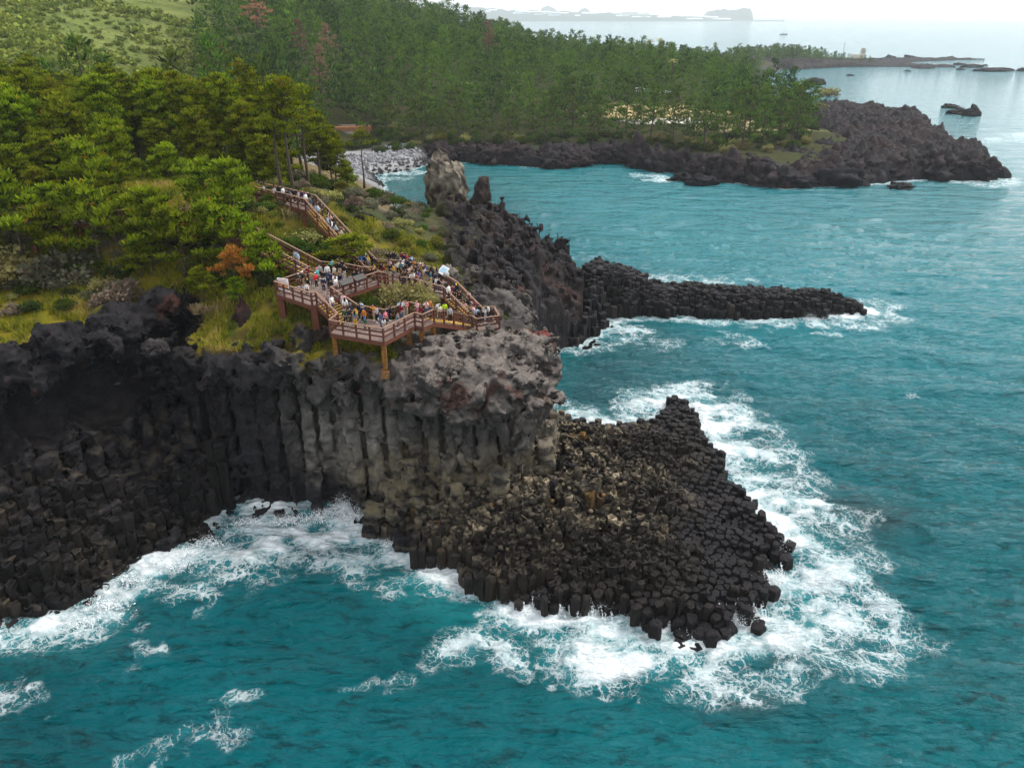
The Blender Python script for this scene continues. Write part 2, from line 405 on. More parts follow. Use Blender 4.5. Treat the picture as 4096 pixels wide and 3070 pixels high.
# ---------------------------------------------------------------- front headland: turf, cliff of columns, lava cap
def bench(d, wl, x, y, r):
    """Ground level outside the cliff edge: d metres out from it, wl metres inside the waterline (negative)."""
    t = np.clip(d / np.maximum(d - wl, .3), 0, 1)
    left = 12.0 * (1 - t) ** .9 + (r - .5) * 1.6 - 1.2
    left = left - 1.0 * ((d > 1.2) & (x < -29))
    left = np.where((x > -43) & (x < -30) & (y > 62), np.minimum(left - .5, 10.0), left)
    mid = -1.0 + r * 2.4 + np.where(d < .9, 4 * (r > .55), 0)
    right = np.where(d < 1.3, 3.0 + 5.5 * r, np.where(d < 3.2, 3 + 3.2 * r, 1.0))
    wl_ = sstep(-33, -29, x); wr = sstep(-16, -12, x)
    b = left * (1 - wl_) + mid * wl_ * (1 - wr) + right * wr
    return np.where(wl > -.2, -3.0, b)
ELL = [(-36.6,76.3,18.9,2.3,2.2,1.7),(-39.8,72.3,18.2,2.5,2.6,2.1),(-43,68.3,17.6,2.8,2.6,2.2),(-47,65,16.8,3.2,2.5,2.2),(-52.5,61.6,16.4,3.4,2.5,2.0),(-58.5,59,16.4,3.2,2.4,1.9),(-7.5,66.2,14.6,4.4,3.4,2.9),(-2.6,64.6,14.4,4.2,3.0,3.2),(.6,65.9,13.6,2.6,2.6,3.6),(-9.6,66.4,11.6,2.2,1.9,3.6),(-5,67.5,16.5,4.5,3.4,1.5),(-1.2,68.8,16.7,4.5,3.0,1.3),
       (1.2,69.5,15.9,2.8,3.2,2.0),(2.4,67.8,12.8,1.7,2.4,3.0),(0.2,63.6,11.8,1.7,1.5,4.5),(-4.6,64.0,11.5,1.6,1.6,4.5),(2.4,71.6,16.3,1.9,1.8,1.6),
       (-1.4,83.0,15.8,2.4,3.2,2.3),(.2,79.5,14.4,2.2,3.2,2.4),(-3.8,88.5,17.2,2.2,2.4,1.8),
       (-16.5,67.6,15.9,2.8,1.7,1.6),(-21.8,67.8,16.2,1.8,1.3,1.5),(-20.4,69.6,17.6,1.1,1.1,1.8),(-25.5,68.4,15.6,2.2,1.3,1.3),(-13.4,66.6,16.2,1.7,1.3,1.1),
       (-17.5,66.6,13.8,1.9,1.3,2.4),(-24,68,13.5,2,1.4,2.6),(-28.5,69.4,13.6,1.9,1.6,2.4)]
def near_rock():
    h = .20; x0, x1, y0, y1, z0, z1 = -68, 10.4, 43.5, 100, -1.6, 22.4
    X = np.arange(x0, x1, h, dtype=np.float32); Y = np.arange(y0, y1, h, dtype=np.float32); Z = np.arange(z0, z1, h, dtype=np.float32)
    gx, gy = np.meshgrid(X, Y, indexing='ij')
    wob = .45
    px_ = gx + wob * perlin(gx * .35, gy * .35, 0, 5); py_ = gy + wob * perlin(gx * .35, gy * .35, 9, 6)
    dout = polysd(OUT, px_, py_); tz = T(gx, gy).astype(np.float32)
    tz += .22 * fbm(gx * .35, gy * .35, 3, 3, 8).astype(np.float32)
    cs = cells(px_, py_, 2.05, 3); K = cs.shape[-2]
    cx = cs[..., 0].astype(np.float32); cyy = cs[..., 1].astype(np.float32); rr = cs[..., 2].astype(np.float32)
    cd = polysd(OUT, cx, cyy); cw = polysd(WL, cx, cyy); ct = T(cx, cyy).astype(np.float32)
    top = np.where(cd < 0, ct - .5 - rr * 1.1, bench(cd, cw, cx, cyy, rr)).astype(np.float32)
    e = np.zeros_like(cx)
    for j in range(1, K):        # distance to the edge shared by the own cell and its neighbour j
        mx = (cx[..., 0] + cx[..., j]) / 2; my = (cyy[..., 0] + cyy[..., j]) / 2
        ex = cx[..., j] - cx[..., 0]; ey = cyy[..., j] - cyy[..., 0]; L = np.sqrt(ex * ex + ey * ey) + 1e-6
        e[..., j] = ((mx - px_) * ex + (my - py_) * ey) / L
    border = e[..., 1:].min(-1)
    zz = Z[None, None, :]
    f = np.full(gx.shape + (len(Z),), 9, np.float32)
    own_t = top[..., 0]
    side = np.full(f.shape, 9, np.float32)
    for j in range(1, K): side = np.where(top[..., j, None] < zz, np.minimum(side, e[..., j, None]), side)
    f = np.maximum(zz - own_t[..., None], -side)
    for j in range(1, K): f = np.minimum(f, np.maximum(zz - top[..., j, None], e[..., j, None]))
    del side
    groove = np.minimum((.13 + .07 * (zz > 8)) - border[..., None], f + .75)
    f = np.maximum(f, groove)
    f = np.minimum(f, np.maximum((zz - tz[..., None]) * .9, (dout + 1.1)[..., None]))
    for k, (ax, ay, az, ra, rb, rc) in enumerate(ELL):
        i0, i1 = np.searchsorted(X, (ax - ra - 2, ax + ra + 2)); j0, j1 = np.searchsorted(Y, (ay - rb - 2, ay + rb + 2))
        sx = X[i0:i1, None, None]; sy = Y[None, j0:j1, None]
        q = np.sqrt(((sx - ax) / ra) ** 2 + ((sy - ay) / rb) ** 2 + ((zz - az) / rc) ** 2)
        g = (q - 1) * min(ra, rb, rc); sub = f[i0:i1, j0:j1]
        hh = np.clip(.5 + .5 * (sub - g) / .5, 0, 1)
        f[i0:i1, j0:j1] = sub * (1 - hh) + g * hh - .5 * hh * (1 - hh)
    g2 = np.minimum(.22 - border[..., None], f + .95); g2 = np.where((zz < tz[..., None] - 1.6 + .8 * perlin(gx * .4, gy * .4, 3, 44)[..., None]) & (zz > 6.0), g2, -9)
    f = np.maximum(f, g2); del g2
    # hollow under the ridge on the left of the cliff
    for (ax, ay, az, ra, rb, rc) in [(-41.3,69.6,12.6,3.6,4.6,4.4),(-38.6,74.2,13.6,3.2,4.2,4.0),(-44.5,65.6,12.0,3.6,3.4,3.6),(-48.5,62,11.0,3.6,2.8,3.0),(-36,77.0,15.0,2.0,2.4,2.4)]:
        i0, i1 = np.searchsorted(X, (ax - ra - 1, ax + ra + 1)); j0, j1 = np.searchsorted(Y, (ay - rb - 1, ay + rb + 1))
        q = np.sqrt(((X[i0:i1, None, None] - ax) / ra) ** 2 + ((Y[None, j0:j1, None] - ay) / rb) ** 2 + ((zz - az) / rc) ** 2)
        f[i0:i1, j0:j1] = np.maximum(f[i0:i1, j0:j1], (1 - q) * min(ra, rb, rc))
    band = np.argwhere(np.abs(f) < 1.7)
    bx, by, bz = X[band[:, 0]], Y[band[:, 1]], Z[band[:, 2]]
    bd = dout[band[:, 0], band[:, 1]]; bt = tz[band[:, 0], band[:, 1]]
    edge = np.maximum(1 - sstep(.9, 3.0, -bd), np.maximum(sstep(-12.5, -10.5, bx) * sstep(74.5, 72.5, by), sstep(-6.2, -4.8, bx + .0 * by) * sstep(76, 78, by)))
    cap = sstep(-4.6, -2.3, bz - bt + .9 * perlin(bx * .3, by * .3, 5, 35)) * edge
    rightcap = sstep(-13, -9, bx) * sstep(86, 82, by)
    disp = np.zeros(len(bx), np.float32)
    mid = sstep(1.0, 2.5, bz) * (1 - sstep(-4.2, -2.4, bz - bt))
    wv = .9 * perlin(bx * .22, by * .22, bz * .22, 29)
    jag = (1 - sstep(-31, -26, bx)) * edge
    disp += cap * (1.0 * billow(bx * .24 + wv, by * .24, bz * .34 - wv, 5, 31, .52) - .36) * (1 + .25 * rightcap)
    near_ = edge > .02; fc = np.zeros(len(bx), np.float32); k_ = near_
    wx_ = bx[k_] + .5 * perlin(bx[k_] * .5, by[k_] * .5, bz[k_] * .5, 27); fc[k_] = .75 * facet(wx_, by[k_], bz[k_], 2.3, 301) * (.30 + .70 * np.maximum(cap, jag * sstep(10, 13, bz)))[k_] + .50 * facet(wx_, by[k_], bz[k_] * .8, .95, 302) * (1 - .86 * mid)[k_] + .16 * facet(wx_, by[k_], bz[k_], .5, 303)
    disp += edge * fc
    disp += jag * sstep(10, 12.5, bz) * .6 * (billow(bx * .42, by * .42, bz * .42, 5, 41, .58) - .28)
    disp += (.22 - .15 * mid) * edge * fbm(bx * .55, by * .55, bz * .3, 4, 51)
    disp += .10 * edge * (1 - cap) * fbm(bx * .3, by * .3, bz * 2.2, 3, 61)
    hole = perlin(bx * .75, by * .75, bz * .55, 71)
    disp -= edge * sstep(.28, .42, hole) * .75 * (.35 + .65 * sstep(8, 10, bz))
    rg = np.abs(perlin(bx * .95, by * .95, bz * .95, 75)); disp -= edge * (1 - .6 * mid) * .26 * sstep(.10, 0, rg)
    disp += edge * .16 * (1 - .5 * mid) * fbm(bx * 1.5, by * 1.5, bz * 1.2, 2, 77)
    low = sstep(9, 6.5, bz) * edge * (bd > -.5)
    disp -= low * .50 * sstep(.12, .34, perlin(bx * .62, by * .62, bz * .62, 73))
    f[band[:, 0], band[:, 1], band[:, 2]] -= disp
    V, Q = surface_nets(f, (x0, y0, z0), h)
    N = vnormals(V, Q)
    x, y, z = V.T
    d = polysd(OUT, x, y); t = T(x, y)
    # ---- what each patch is made of
    n1 = fbm(x * .18, y * .18, z * .18, 4, 81); n2 = fbm(x * .8, y * .8, z * .8, 3, 82)
    base = np.stack([.040 + 0 * x, .037 + 0 * x, .041 + 0 * x], 1); base *= (1 + .5 * n2)[:, None]
    def lay(m, col): base[:] = base * (1 - m[:, None]) + np.array(col) * m[:, None]
    greyz = sstep(-31, -12, x) * sstep(3.5, 8, z)
    lay(np.clip(greyz * (.75 + .8 * n1), 0, 1), (.16, .145, .135))
    lay(np.clip(sstep(-24,-19,x)*sstep(-10,-13,x)*sstep(2.5,5,z)*sstep(12.5,10,z+2*n1)*(.6+.8*n2),0,1), (.27,.25,.225))
    lay(np.clip(sstep(-13,-11,x)*sstep(3,4.5,z)*sstep(10.5,8,z+2*n1)*(.35+.9*n2),0,1), (.24,.215,.175))
    lay(sstep(-13, -5, x) * sstep(78, 74, y) * sstep(-5.5, -2.5, z - t) * (.8 + .5 * n2).clip(0, 1), (.12, .105, .10))
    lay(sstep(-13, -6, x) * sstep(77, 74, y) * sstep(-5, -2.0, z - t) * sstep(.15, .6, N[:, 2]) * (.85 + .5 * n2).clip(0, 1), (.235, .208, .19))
    tan = sstep(-20, -13, x) * sstep(1.5, 3.5, z) * sstep(9.5, 6.5, z + 1.5 * n1)
    lay(np.clip(tan * (.5 + .9 * n2), 0, 1), (.21, .18, .125))
    band_ = (np.sin(z * 5 + 3 * n1 + 2 * n2) > .55) * sstep(-22, -14, x) * sstep(10, 7.5, z)
    lay(band_ * .35, (.26, .23, .18))
    lay((1 - sstep(-34, -28, x)) * sstep(10, 7, z) * sstep(.0, .45, n2) * .55, (.13, .11, .075))
    lay(sstep(.45, .7, fbm(x * .25, y * .25, z * .25, 3, 91)) * .6 * sstep(9, 12, z), (.13, .06, .045))
    rx, ry, rz_ = P(2150, 1400, 15.6)
    red = sstep(2.4, 1.4, np.sqrt((x - 2.4) ** 2 + (y - 71.8) ** 2 + (z - 16.3) ** 2) + .5 * n2)
    lay(red, (.20, .062, .05))
    tsoil = sstep(.42, .62, N[:, 2] + .14 * n2) * sstep(-1.5, -.8, z - t + .3 * n2)
    inland = sstep(.2, 1.3, -d + 1.2 * n1 - 2.6 * sstep(-33.5, -35.5, x))
    noturf = np.maximum(sstep(-12.0, -10.5, x + 1.5 * n2) * sstep(74.5, 72.5, y), sstep(-6.4, -5.0, x + n2) * sstep(74.5, 76.5, y))
    turf = tsoil * inland * (1 - noturf)
    lay(turf, (.085, .062, .024))
    yel = np.clip(.55 + 1.1 * n1 + .5 * n2, 0, 1)
    lay(turf * yel * .9, (.215, .190, .020))
    lay(turf * sstep(.15, .5, fbm(x * .3, y * .3, 0, 3, 95)) * .8, (.075, .105, .012))
    lay(turf * sstep(-4, 3, -(y - 76) ) * sstep(-42, -50, x) * .7, (.27, .235, .022))
    me = np_mesh('headland', V, [Q], [rockmat('lava_rock_and_turf', .85, crack=True)],
                 {'albedo': ('COLOR', 'POINT', base), 'cap': ('FLOAT', 'POINT', sstep(-12, -7, x) * sstep(-5, -2, z - t) * sstep(84, 80, y))})
    tag(link('basalt_cliff_headland', me), kind='structure')
    return
near_rock()

# ---------------------------------------------------------------- second headland behind the viewing decks
def second_rock():
    h = .34; x0, x1, y0, y1, z0, z1 = -17, 20, 79, 150, -1.5, 23
    X = np.arange(x0, x1, h, dtype=np.float32); Y = np.arange(y0, y1, h, dtype=np.float32); Z = np.arange(z0, z1, h, dtype=np.float32)
    gx, gy = np.meshgrid(X, Y, indexing='ij'); d = polysd(OUT, gx, gy); wl = polysd(WL, gx, gy); t = T(gx, gy).astype(np.float32)
    lavax = np.maximum(sstep(-11.5, -7.5, gx + .10 * (gy - 100)) * sstep(86.5, 89.5, gy), sstep(-5.5, -4, gx) * sstep(81, 83, gy))
    blk = cells(gx + 1.5 * fbm(gx * .2, gy * .2, 0, 2, 128), gy, 2.6, 129, 2)[..., 0, 2].astype(np.float32); blk2 = cells(gx, gy + fbm(gx * .3, gy * .3, 4, 2, 127), 1.25, 130, 2)[..., 0, 2].astype(np.float32)
    up = np.where(d < 0, t, 0)
    sh = np.clip(-wl / np.maximum(-wl + np.maximum(d, 0), .3), 0, 1)
    hgt = np.where(d < 0, t, (t - 4) * sh ** .65 - 1.5 * (1 - sh))
    hgt = hgt + lavax * ((blk - .5) * 2.6 + (blk2 - .5) * 1.3) * np.clip(sh * 1.3, .3, 1)
    hgt = hgt * lavax + (t - .35) * (1 - lavax); hgt = np.where((gy < 86) & (d > -.4), -3, hgt)
    f = (Z[None, None, :] - hgt[..., None]) * .75
    f = np.maximum(f, (wl - .2)[..., None])
    b = np.argwhere(np.abs(f) < 2.6); bx, by, bz = X[b[:, 0]], Y[b[:, 1]], Z[b[:, 2]]
    lv = lavax[b[:, 0], b[:, 1]]
    disp = lv * (2.4 * (billow(bx * .19, by * .19, bz * .21, 5, 131, .56) - .36) + 1.15 * facet(bx, by, bz, 2.6, 311) + .6 * facet(bx, by, bz, 1.1, 312))
    disp += lv * sstep(9, 5, bz) * .4 * fbm(bx * .8, by * .8, bz * .25, 3, 137)
    f[b[:, 0], b[:, 1], b[:, 2]] -= disp
    # the edge of the box is buried
    V, Q = surface_nets(f, (x0, y0, z0), h); N = vnormals(V, Q); x, y, z = V.T
    n1 = fbm(x * .15, y * .15, z * .15, 4, 141); n2 = fbm(x * .7, y * .7, z * .7, 3, 142)
    base = np.tile(np.array([.036, .032, .036]), (len(x), 1))
    def lay(m, col): base[:] = base * (1 - m[:, None]) + np.array(col) * m[:, None]
    lay(np.clip(.5 + 1.2 * n1, 0, 1) * .6, (.058, .045, .042)); lay(sstep(.25, .6, n2) * .6, (.12, .105, .10))
    lay(sstep(.35, .6, n1 + .4 * n2) * .5, (.10, .052, .042))
    lv = np.maximum(sstep(-11.5, -7.5, x + .10 * (y - 100) + 2 * n2) * sstep(86.5, 89.5, y), sstep(-5.5, -4, x) * sstep(81, 83, y))
    turf = (1 - lv) ; lay(turf, (.10, .10, .02)); lay(turf * np.clip(.4 + 1.3 * n1, 0, 1), (.05, .07, .015))
    lay(lv * sstep(.6, .85, N[:, 2]) * sstep(-3, -6, x + 3 * n1) * sstep(.1, .4, n2) * .8, (.085, .095, .018))
    me = np_mesh('ridge', V, [Q], [rockmat('lava_rock_ridge', .9)], {'albedo': ('COLOR', 'POINT', base)})
    tag(link('lava_rock_headland', me), kind='structure')
second_rock()

# ---------------------------------------------------------------- column platforms (polygonal prisms)
def clip(poly, m, n):
    out = []
    for i in range(len(poly)):
        a, b = poly[i], poly[(i + 1) % len(poly)]
        da = (a[0] - m[0]) * n[0] + (a[1] - m[1]) * n[1]; db = (b[0] - m[0]) * n[0] + (b[1] - m[1]) * n[1]
        if da <= 0: out.append(a)
        if da * db < 0:
            t = da / (da - db); out.append((a[0] + (b[0] - a[0]) * t, a[1] + (b[1] - a[1]) * t))
    return out
def column_field(name, poly, spacing, zfun, colfun, seed, zbot=-1.2, mat=None, cup=.75):
    rnd = random.Random(seed); xs = [p[0] for p in poly]; ys = [p[1] for p in poly]
    pts = []; j = 0; y = min(ys) - 2 * spacing
    while y < max(ys) + 2 * spacing:
        x = min(xs) - 2 * spacing + (j % 2) * spacing / 2
        while x < max(xs) + 2 * spacing:
            pts.append((x + rnd.uniform(-.26, .26) * spacing, y + rnd.uniform(-.26, .26) * spacing)); x += spacing
        y += spacing * .87; j += 1
    A = np.array(pts, np.float32); sd_ = polysd(poly, A[:, 0] + 1.9 * fbm(A[:, 0] * .22, A[:, 1] * .22, 1, 3, seed), A[:, 1] + 1.9 * fbm(A[:, 0] * .22, A[:, 1] * .22, 6, 3, seed + 1)); V = []; F4 = []; F3 = []; AL = []
    o = 0
    for i in np.where(sd_ < -.15 * spacing)[0]:
        c = A[i]; dd = ((A - c) ** 2).sum(1); nb = np.argsort(dd)[1:15]
        pg = [(c[0] + a * spacing * 1.1, c[1] + b * spacing * 1.1) for a, b in ((-1, -1), (1, -1), (1, 1), (-1, 1))]
        for k in nb:
            q = A[k]; pg = clip(pg, ((c[0] + q[0]) / 2, (c[1] + q[1]) / 2), (q[0] - c[0], q[1] - c[1]))
        if len(pg) < 3: continue
        # merge very short edges
        pg2 = [p for k, p in enumerate(pg) if math.dist(p, pg[k - 1]) > .12 * spacing]
        if len(pg2) < 3: continue
        pg = pg2; n = len(pg); z, rough = zfun(c[0], c[1], -sd_[i], rnd); col = colfun(c[0], c[1], z, -sd_[i], rnd)
        tx, ty = rnd.gauss(0, .07 + .08 * rough), rnd.gauss(0, .07 + .08 * rough)
        def ring(s, zz, jit, tilt=1):
            for p in pg:
                x_ = c[0] + (p[0] - c[0]) * s + rnd.gauss(0, jit); y_ = c[1] + (p[1] - c[1]) * s + rnd.gauss(0, jit)
                V.append((x_, y_, zz + tilt * (tx * (x_ - c[0]) + ty * (y_ - c[1])) + rnd.gauss(0, jit * .8)))
        j1 = .015 + .065 * rough; sh_ = rnd.uniform(.86, .95)
        nsd = len(V); ring(sh_, zbot, 0, 0); ring(sh_ - .03 * rough, (z + zbot) * .5, j1 * 1.4, 0); ring(sh_ + .01, z - rnd.uniform(.65, .95), j1 * 1.3, .3); ring(sh_, z - rnd.uniform(.30, .5), j1, .6)
        ring(sh_ - .03, z - .10, j1); ring(sh_ - .16 - .08 * rough, z + .02, j1 * 1.5); ring(.42, z + (.03 if rough < .4 else -cup * rough * rnd.random()), j1 * 1.5)
        V.append((c[0], c[1], z + (.05 if rough < .4 else -cup * rough * rnd.uniform(.2, 1.1))))
        nr = 7
        for r_ in range(nr - 1):
            for k in range(n):
                F4.append((o + r_ * n + k, o + r_ * n + (k + 1) % n, o + (r_ + 1) * n + (k + 1) % n, o + (r_ + 1) * n + k))
        for k in range(n): F3.append((o + (nr - 1) * n + k, o + (nr - 1) * n + (k + 1) % n, o + nr * n))
        AL += [col * .62 + np.array([.014, .012, .010])] * (4 * n) + [col * 1.12] * (2 * n) + [col * .8] * (n + 1); o += nr * n + 1  # dark sides, pale tops: weathering, with some light and shade in the colour
    # orientation: clip squares run counter-clockwise
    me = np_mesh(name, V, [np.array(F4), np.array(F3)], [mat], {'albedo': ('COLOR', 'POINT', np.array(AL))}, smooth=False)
    me.polygons.foreach_set('use_smooth', np.ones(len(me.polygons), bool))
    try: me.set_sharp_from_angle(angle=R(38))
    except Exception: pass
    return tag(link(name, me), kind='structure')
colmat = rockmat('column_basalt', 1.0, fine=1.5, ro=(.26, .72))
def plat_z(x, y, d, rnd):
    n = float(fbm(x * .12, y * .12, 0, 3, 201)); n2 = float(perlin(x * .3, y * .3, 4, 202))
    cl = max(0, float(polysd(OUT, np.array([x], np.float32), np.array([y], np.float32))[0]))
    front = sstep(70, 56, y) * sstep(24, 14, x); slope = 6.3 - .27 * cl + 1.3 * n
    if d < 1.3: z = rnd.choice([.3, .8, 1.3, 1.8]) + 1.0 * front * rnd.random()
    elif d < 2.5: z = min(slope, 1.4 + 1.2 * front + rnd.uniform(-.3, .5))
    else: z = min(slope, 1.7 + .5 * (d - 2.5) + 1.0 * front)
    z = max(z, 1.1 + .4 * n2 + .25 * rnd.random())
    z = z + .5 * n2 + rnd.gauss(0, .12 + .30 * min(1, max(0, (z - 1.6) / 2)))
    if y > 80: z = min(z, 1.25 + .35 * rnd.random() + .08 * (92 - y) * rnd.random())
    if cl < 3.5: z += rnd.random() ** 2 * 2.4 * (1 - cl / 3.5)
    rough = min(1, max(.05, (z - 1.3) / 2.2)) * (.55 + .45 * rnd.random())
    return z, float(rough)
def plat_c(x, y, z, d, rnd):
    n = float(fbm(x * .16, y * .16, 1, 3, 211)); cl = max(0, float(polysd(OUT, np.array([x], np.float32), np.array([y], np.float32))[0]))
    t = max(0, min(1, 1.15 - cl / 13 + .8 * n)) * (rnd.random() ** 1.15) * (1 if x > -9 else .8) * float(.25 + .75 * sstep(54, 61, y + 2 * n))
    k = rnd.uniform(.75, 1.3); a = np.array([.034, .031, .034]) * k; b = np.array([.42, .36, .265]) * rnd.uniform(.55, 1.1)
    if z > 1.8 and cl > 4: a = a * .9 + np.array([.012, .009, .003])
    if rnd.random() < .03 * (cl < 9): b = np.array([.34, .22, .10])
    return a * (1 - t) + b * t
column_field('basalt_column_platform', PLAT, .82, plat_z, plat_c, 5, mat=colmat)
LOW = [(9.5,50.4),(12,48.6),(16,46.6),(19.8,48.4),(22.6,52.6),(25.2,56.6),(27.6,61.5),(25.5,62),(23.2,57),(19.5,52),(16,50),(12,51.2)]
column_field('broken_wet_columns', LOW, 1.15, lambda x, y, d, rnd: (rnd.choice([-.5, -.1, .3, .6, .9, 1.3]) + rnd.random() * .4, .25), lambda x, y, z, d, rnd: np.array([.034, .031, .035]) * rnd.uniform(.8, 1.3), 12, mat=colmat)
LB = [(-66,44.4),(-60,45),(-48,47),(-41.8,48.3),(-35.9,50),(-34.1,56.6),(-30.2,61),(-29.4,64.6),(-30,67.6),(-33,68),(-36,65.5),(-42,61.5),(-52,57),(-66,53)]
def lb_z(x, y, d, rnd):
    ax, ay = np.array([x], np.float32), np.array([y], np.float32); do = max(.05, float(polysd(OUT, ax, ay)[0])); wl = min(-.05, float(polysd(WL, ax, ay)[0])); t = do / (do - wl)
    n = float(fbm(x * .14, y * .14, 0, 3, 231)); z = 11.6 * (1 - t) ** .95 - 1.1 + 1.8 * n + rnd.gauss(0, .42)
    return z, min(1, .35 + .6 * rnd.random())
def lb_c(x, y, z, d, rnd):
    n = float(fbm(x * .2, y * .2, 1, 3, 232)); k = rnd.uniform(.7, 1.3); c = np.array([.028, .026, .028]) * k
    return c + np.array([.09, .075, .045]) * max(0, n + .25 * rnd.random()) * rnd.random()
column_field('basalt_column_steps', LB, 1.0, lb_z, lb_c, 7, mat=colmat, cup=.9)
def rubble():
    import bmesh
    bm = bmesh.new(); bmesh.ops.create_icosphere(bm, subdivisions=1, radius=1); V0 = np.array([v.co[:] for v in bm.verts], np.float32); F0 = np.array([[v.index for v in f.verts] for f in bm.faces]); bm.free()
    rnd = random.Random(8); n = 2600; x = rng.uniform(-13, 24, n).astype(np.float32); y = rng.uniform(52, 84, n).astype(np.float32); d = polysd(PLAT, x, y); cl = polysd(OUT, x, y)
    k = (d < -2.2) & (cl > .3) & (rng.random(n) < np.clip(1.25 - cl / 13, .12, 1)); x, y, d, cl = x[k], y[k], d[k], cl[k]; VV = []; CC = []
    for i in range(len(x)):
        z, _ = plat_z(x[i], y[i], -d[i], rnd); s = rnd.uniform(.12, .34); V = V0 * rng.uniform(.6, 1.25, (len(V0), 1)) * s * np.array([1, 1, .8]); VV.append(V + np.array([x[i], y[i], z + .05]))
        CC.append(np.tile(plat_c(x[i], y[i], z, -d[i], rnd) * rnd.uniform(.8, 1.3), (len(V0), 1)))
    F = F0[None] + (np.arange(len(x)) * len(V0))[:, None, None]
    me = np_mesh('broken_rock', np.concatenate(VV), [F.reshape(-1, 3)], [colmat], {'albedo': ('COLOR', 'POINT', np.concatenate(CC))}, smooth=True)
    tag(link('broken_rock', me), kind='stuff')
rubble()
def pier_z(x, y, d, rnd):
    n = float(fbm(x * .12, y * .12, 0, 3, 221)); e = min(1, d / 3.5)
    z = (1.0 + 2.6 * e ** .7) * (1 - .45 * sstep(52, 62, x)) + .45 * n + rnd.gauss(0, .16)
    if x < 24: z += sstep(30, 11, x) * (4.2 * min(1, max(0, d - .4) / 4.0)) 
    return float(z), .15 + .5 * rnd.random()
def pier_c(x, y, z, d, rnd):
    k = rnd.uniform(.7, 1.35); a = np.array([.036, .034, .038]) * k
    if rnd.random() < .1: a = a + np.array([.06, .05, .04]) * rnd.random()
    return a
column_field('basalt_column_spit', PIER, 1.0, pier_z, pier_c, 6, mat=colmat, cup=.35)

# ---------------------------------------------------------------- mainland terrain (behind, far shore, hills)
def ground():
    xs = np.unique(np.concatenate([np.arange(-900, -260, 20), np.arange(-260, 220, 2.2), np.arange(220, 300, 8)]))
    ys = np.unique(np.concatenate([np.arange(38, 330, 1.8), np.arange(330, 480, 3.5), np.arange(480, 1010, 12)]))
    gx, gy = np.meshgrid(xs, ys, indexing='ij'); gx = gx.astype(np.float32); gy = gy.astype(np.float32)
    wl = polysd(WL, gx, gy); t = T(gx, gy)
    ramp = np.clip((-wl) / 7.0, -1, 1); z = np.where(wl < 0, np.minimum(t, .6 + (-wl) * .55 + .0 * t), -2.5)
    z = np.where(wl < 0, z, -2.5) + .35 * fbm(gx * .07, gy * .07, 0, 4, 301) * (wl < -3)
    inn = np.minimum(np.minimum(gx + 66.5, 10.2 - gx), np.minimum(gy - 30, 99 - gy))
    z = z - sstep(-.5, 1.5, inn) * 2.2
    inn2 = np.minimum(np.minimum(gx + 15.5, 19 - gx), np.minimum(gy - 80, 148.5 - gy))
    z = z - sstep(-.5, 1.5, inn2) * 2.6
    do = polysd(OUT, gx, gy)
    z = np.where((do > -.8) & (gy < 152) & (gx > -66), -2.5, z)
    z = np.where((do > -1.5) & (gx <= -66) & (gy < 75), np.minimum(z, 10 + do * -2), z)
    sl = np.hypot(np.gradient(z, xs, axis=0), np.gradient(z, ys, axis=1))
    n1 = fbm(gx * .035, gy * .035, 0, 4, 311); n2 = fbm(gx * .2, gy * .2, 0, 3, 312)
    col = np.tile(np.array([.030, .042, .010]), gx.shape + (1,)).astype(np.float64)
    def lay(m, c): col[:] = col * (1 - m[..., None]) + np.array(c) * m[..., None]
    lay(np.clip(.4 + .9 * n2, 0, 1) * .7, (.05, .035, .015))
    mead = sstep(-100, -150, gx + .2 * (gy - 300)) * sstep(210, 260, gy) 
    lay(mead, (.105, .135, .03)); lay(mead * np.clip(.3 + 1.2 * n1, 0, 1), (.17, .19, .05)); lay(mead * sstep(.1, .5, n2) * .6, (.05, .08, .02))
    shore = sstep(12, 4, -wl + 4 * n1) * (gy > 140); lay(shore, (.045, .04, .042))
    beach = sstep(40, 25, np.hypot(gx + 52, gy - 250) + 4 * n2) * (wl > -22); lay(beach, (.24, .235, .24))
    field = sstep(26, 14, np.hypot((gx + 45) * .8, gy - 200)) * .8; lay(field, (.15, .11, .05))
    glade = sstep(20, 10, np.hypot((gx - 62) * .45, (gy - 335))); lay(glade, (.42, .33, .16))
    glade2 = sstep(18, 10, np.hypot((gx - 92) * .6, gy - 305)); lay(glade2, (.36, .30, .15))
    car = sstep(11, 8, np.hypot((gx - 62) * .5, (gy - 318) * 1.6)); lay(car, (.62, .58, .52))
    hill = sstep(.5, 1.0, n1 + .6) * 0
    me_i = np.arange(len(xs) * len(ys)).reshape(len(xs), len(ys))
    Q = np.stack([me_i[:-1, :-1], me_i[1:, :-1], me_i[1:, 1:], me_i[:-1, 1:]], -1).reshape(-1, 4)
    g = NG('ground_cover'); p = g.pos(); nn = g.noise(p, .9, 6, .65); n3 = g.noise(p, .12, 4)
    g.base(g.vmath('SCALE', g.attr('albedo'), g.math('MULTIPLY', g.ramp(nn, [(.25, .55), (.75, 1.5)]), g.ramp(n3, [(.3, .8), (.7, 1.2)]))), .95, .1); g.bump(nn, .8, .6)
    me = np_mesh('ground', np.stack([gx, gy, z], -1).reshape(-1, 3), [Q], [g.mat], {'albedo': ('COLOR', 'POINT', col.reshape(-1, 3))})
    tag(link('ground', me), kind='structure')
    def Z(x, y):
        a = polysd(WL, np.array([x], np.float32), np.array([y], np.float32))[0]
        return float(min(T(x, y), .6 - a * .55)) if a < 0 else -2.5
    return Z
GZ = ground()
def PG(u, v, z=8.0):
    for _ in range(40): q = P(u, v, z); z = .6 * z + .4 * max(0, GZ(q[0], q[1]))
    return P(u, v, z)
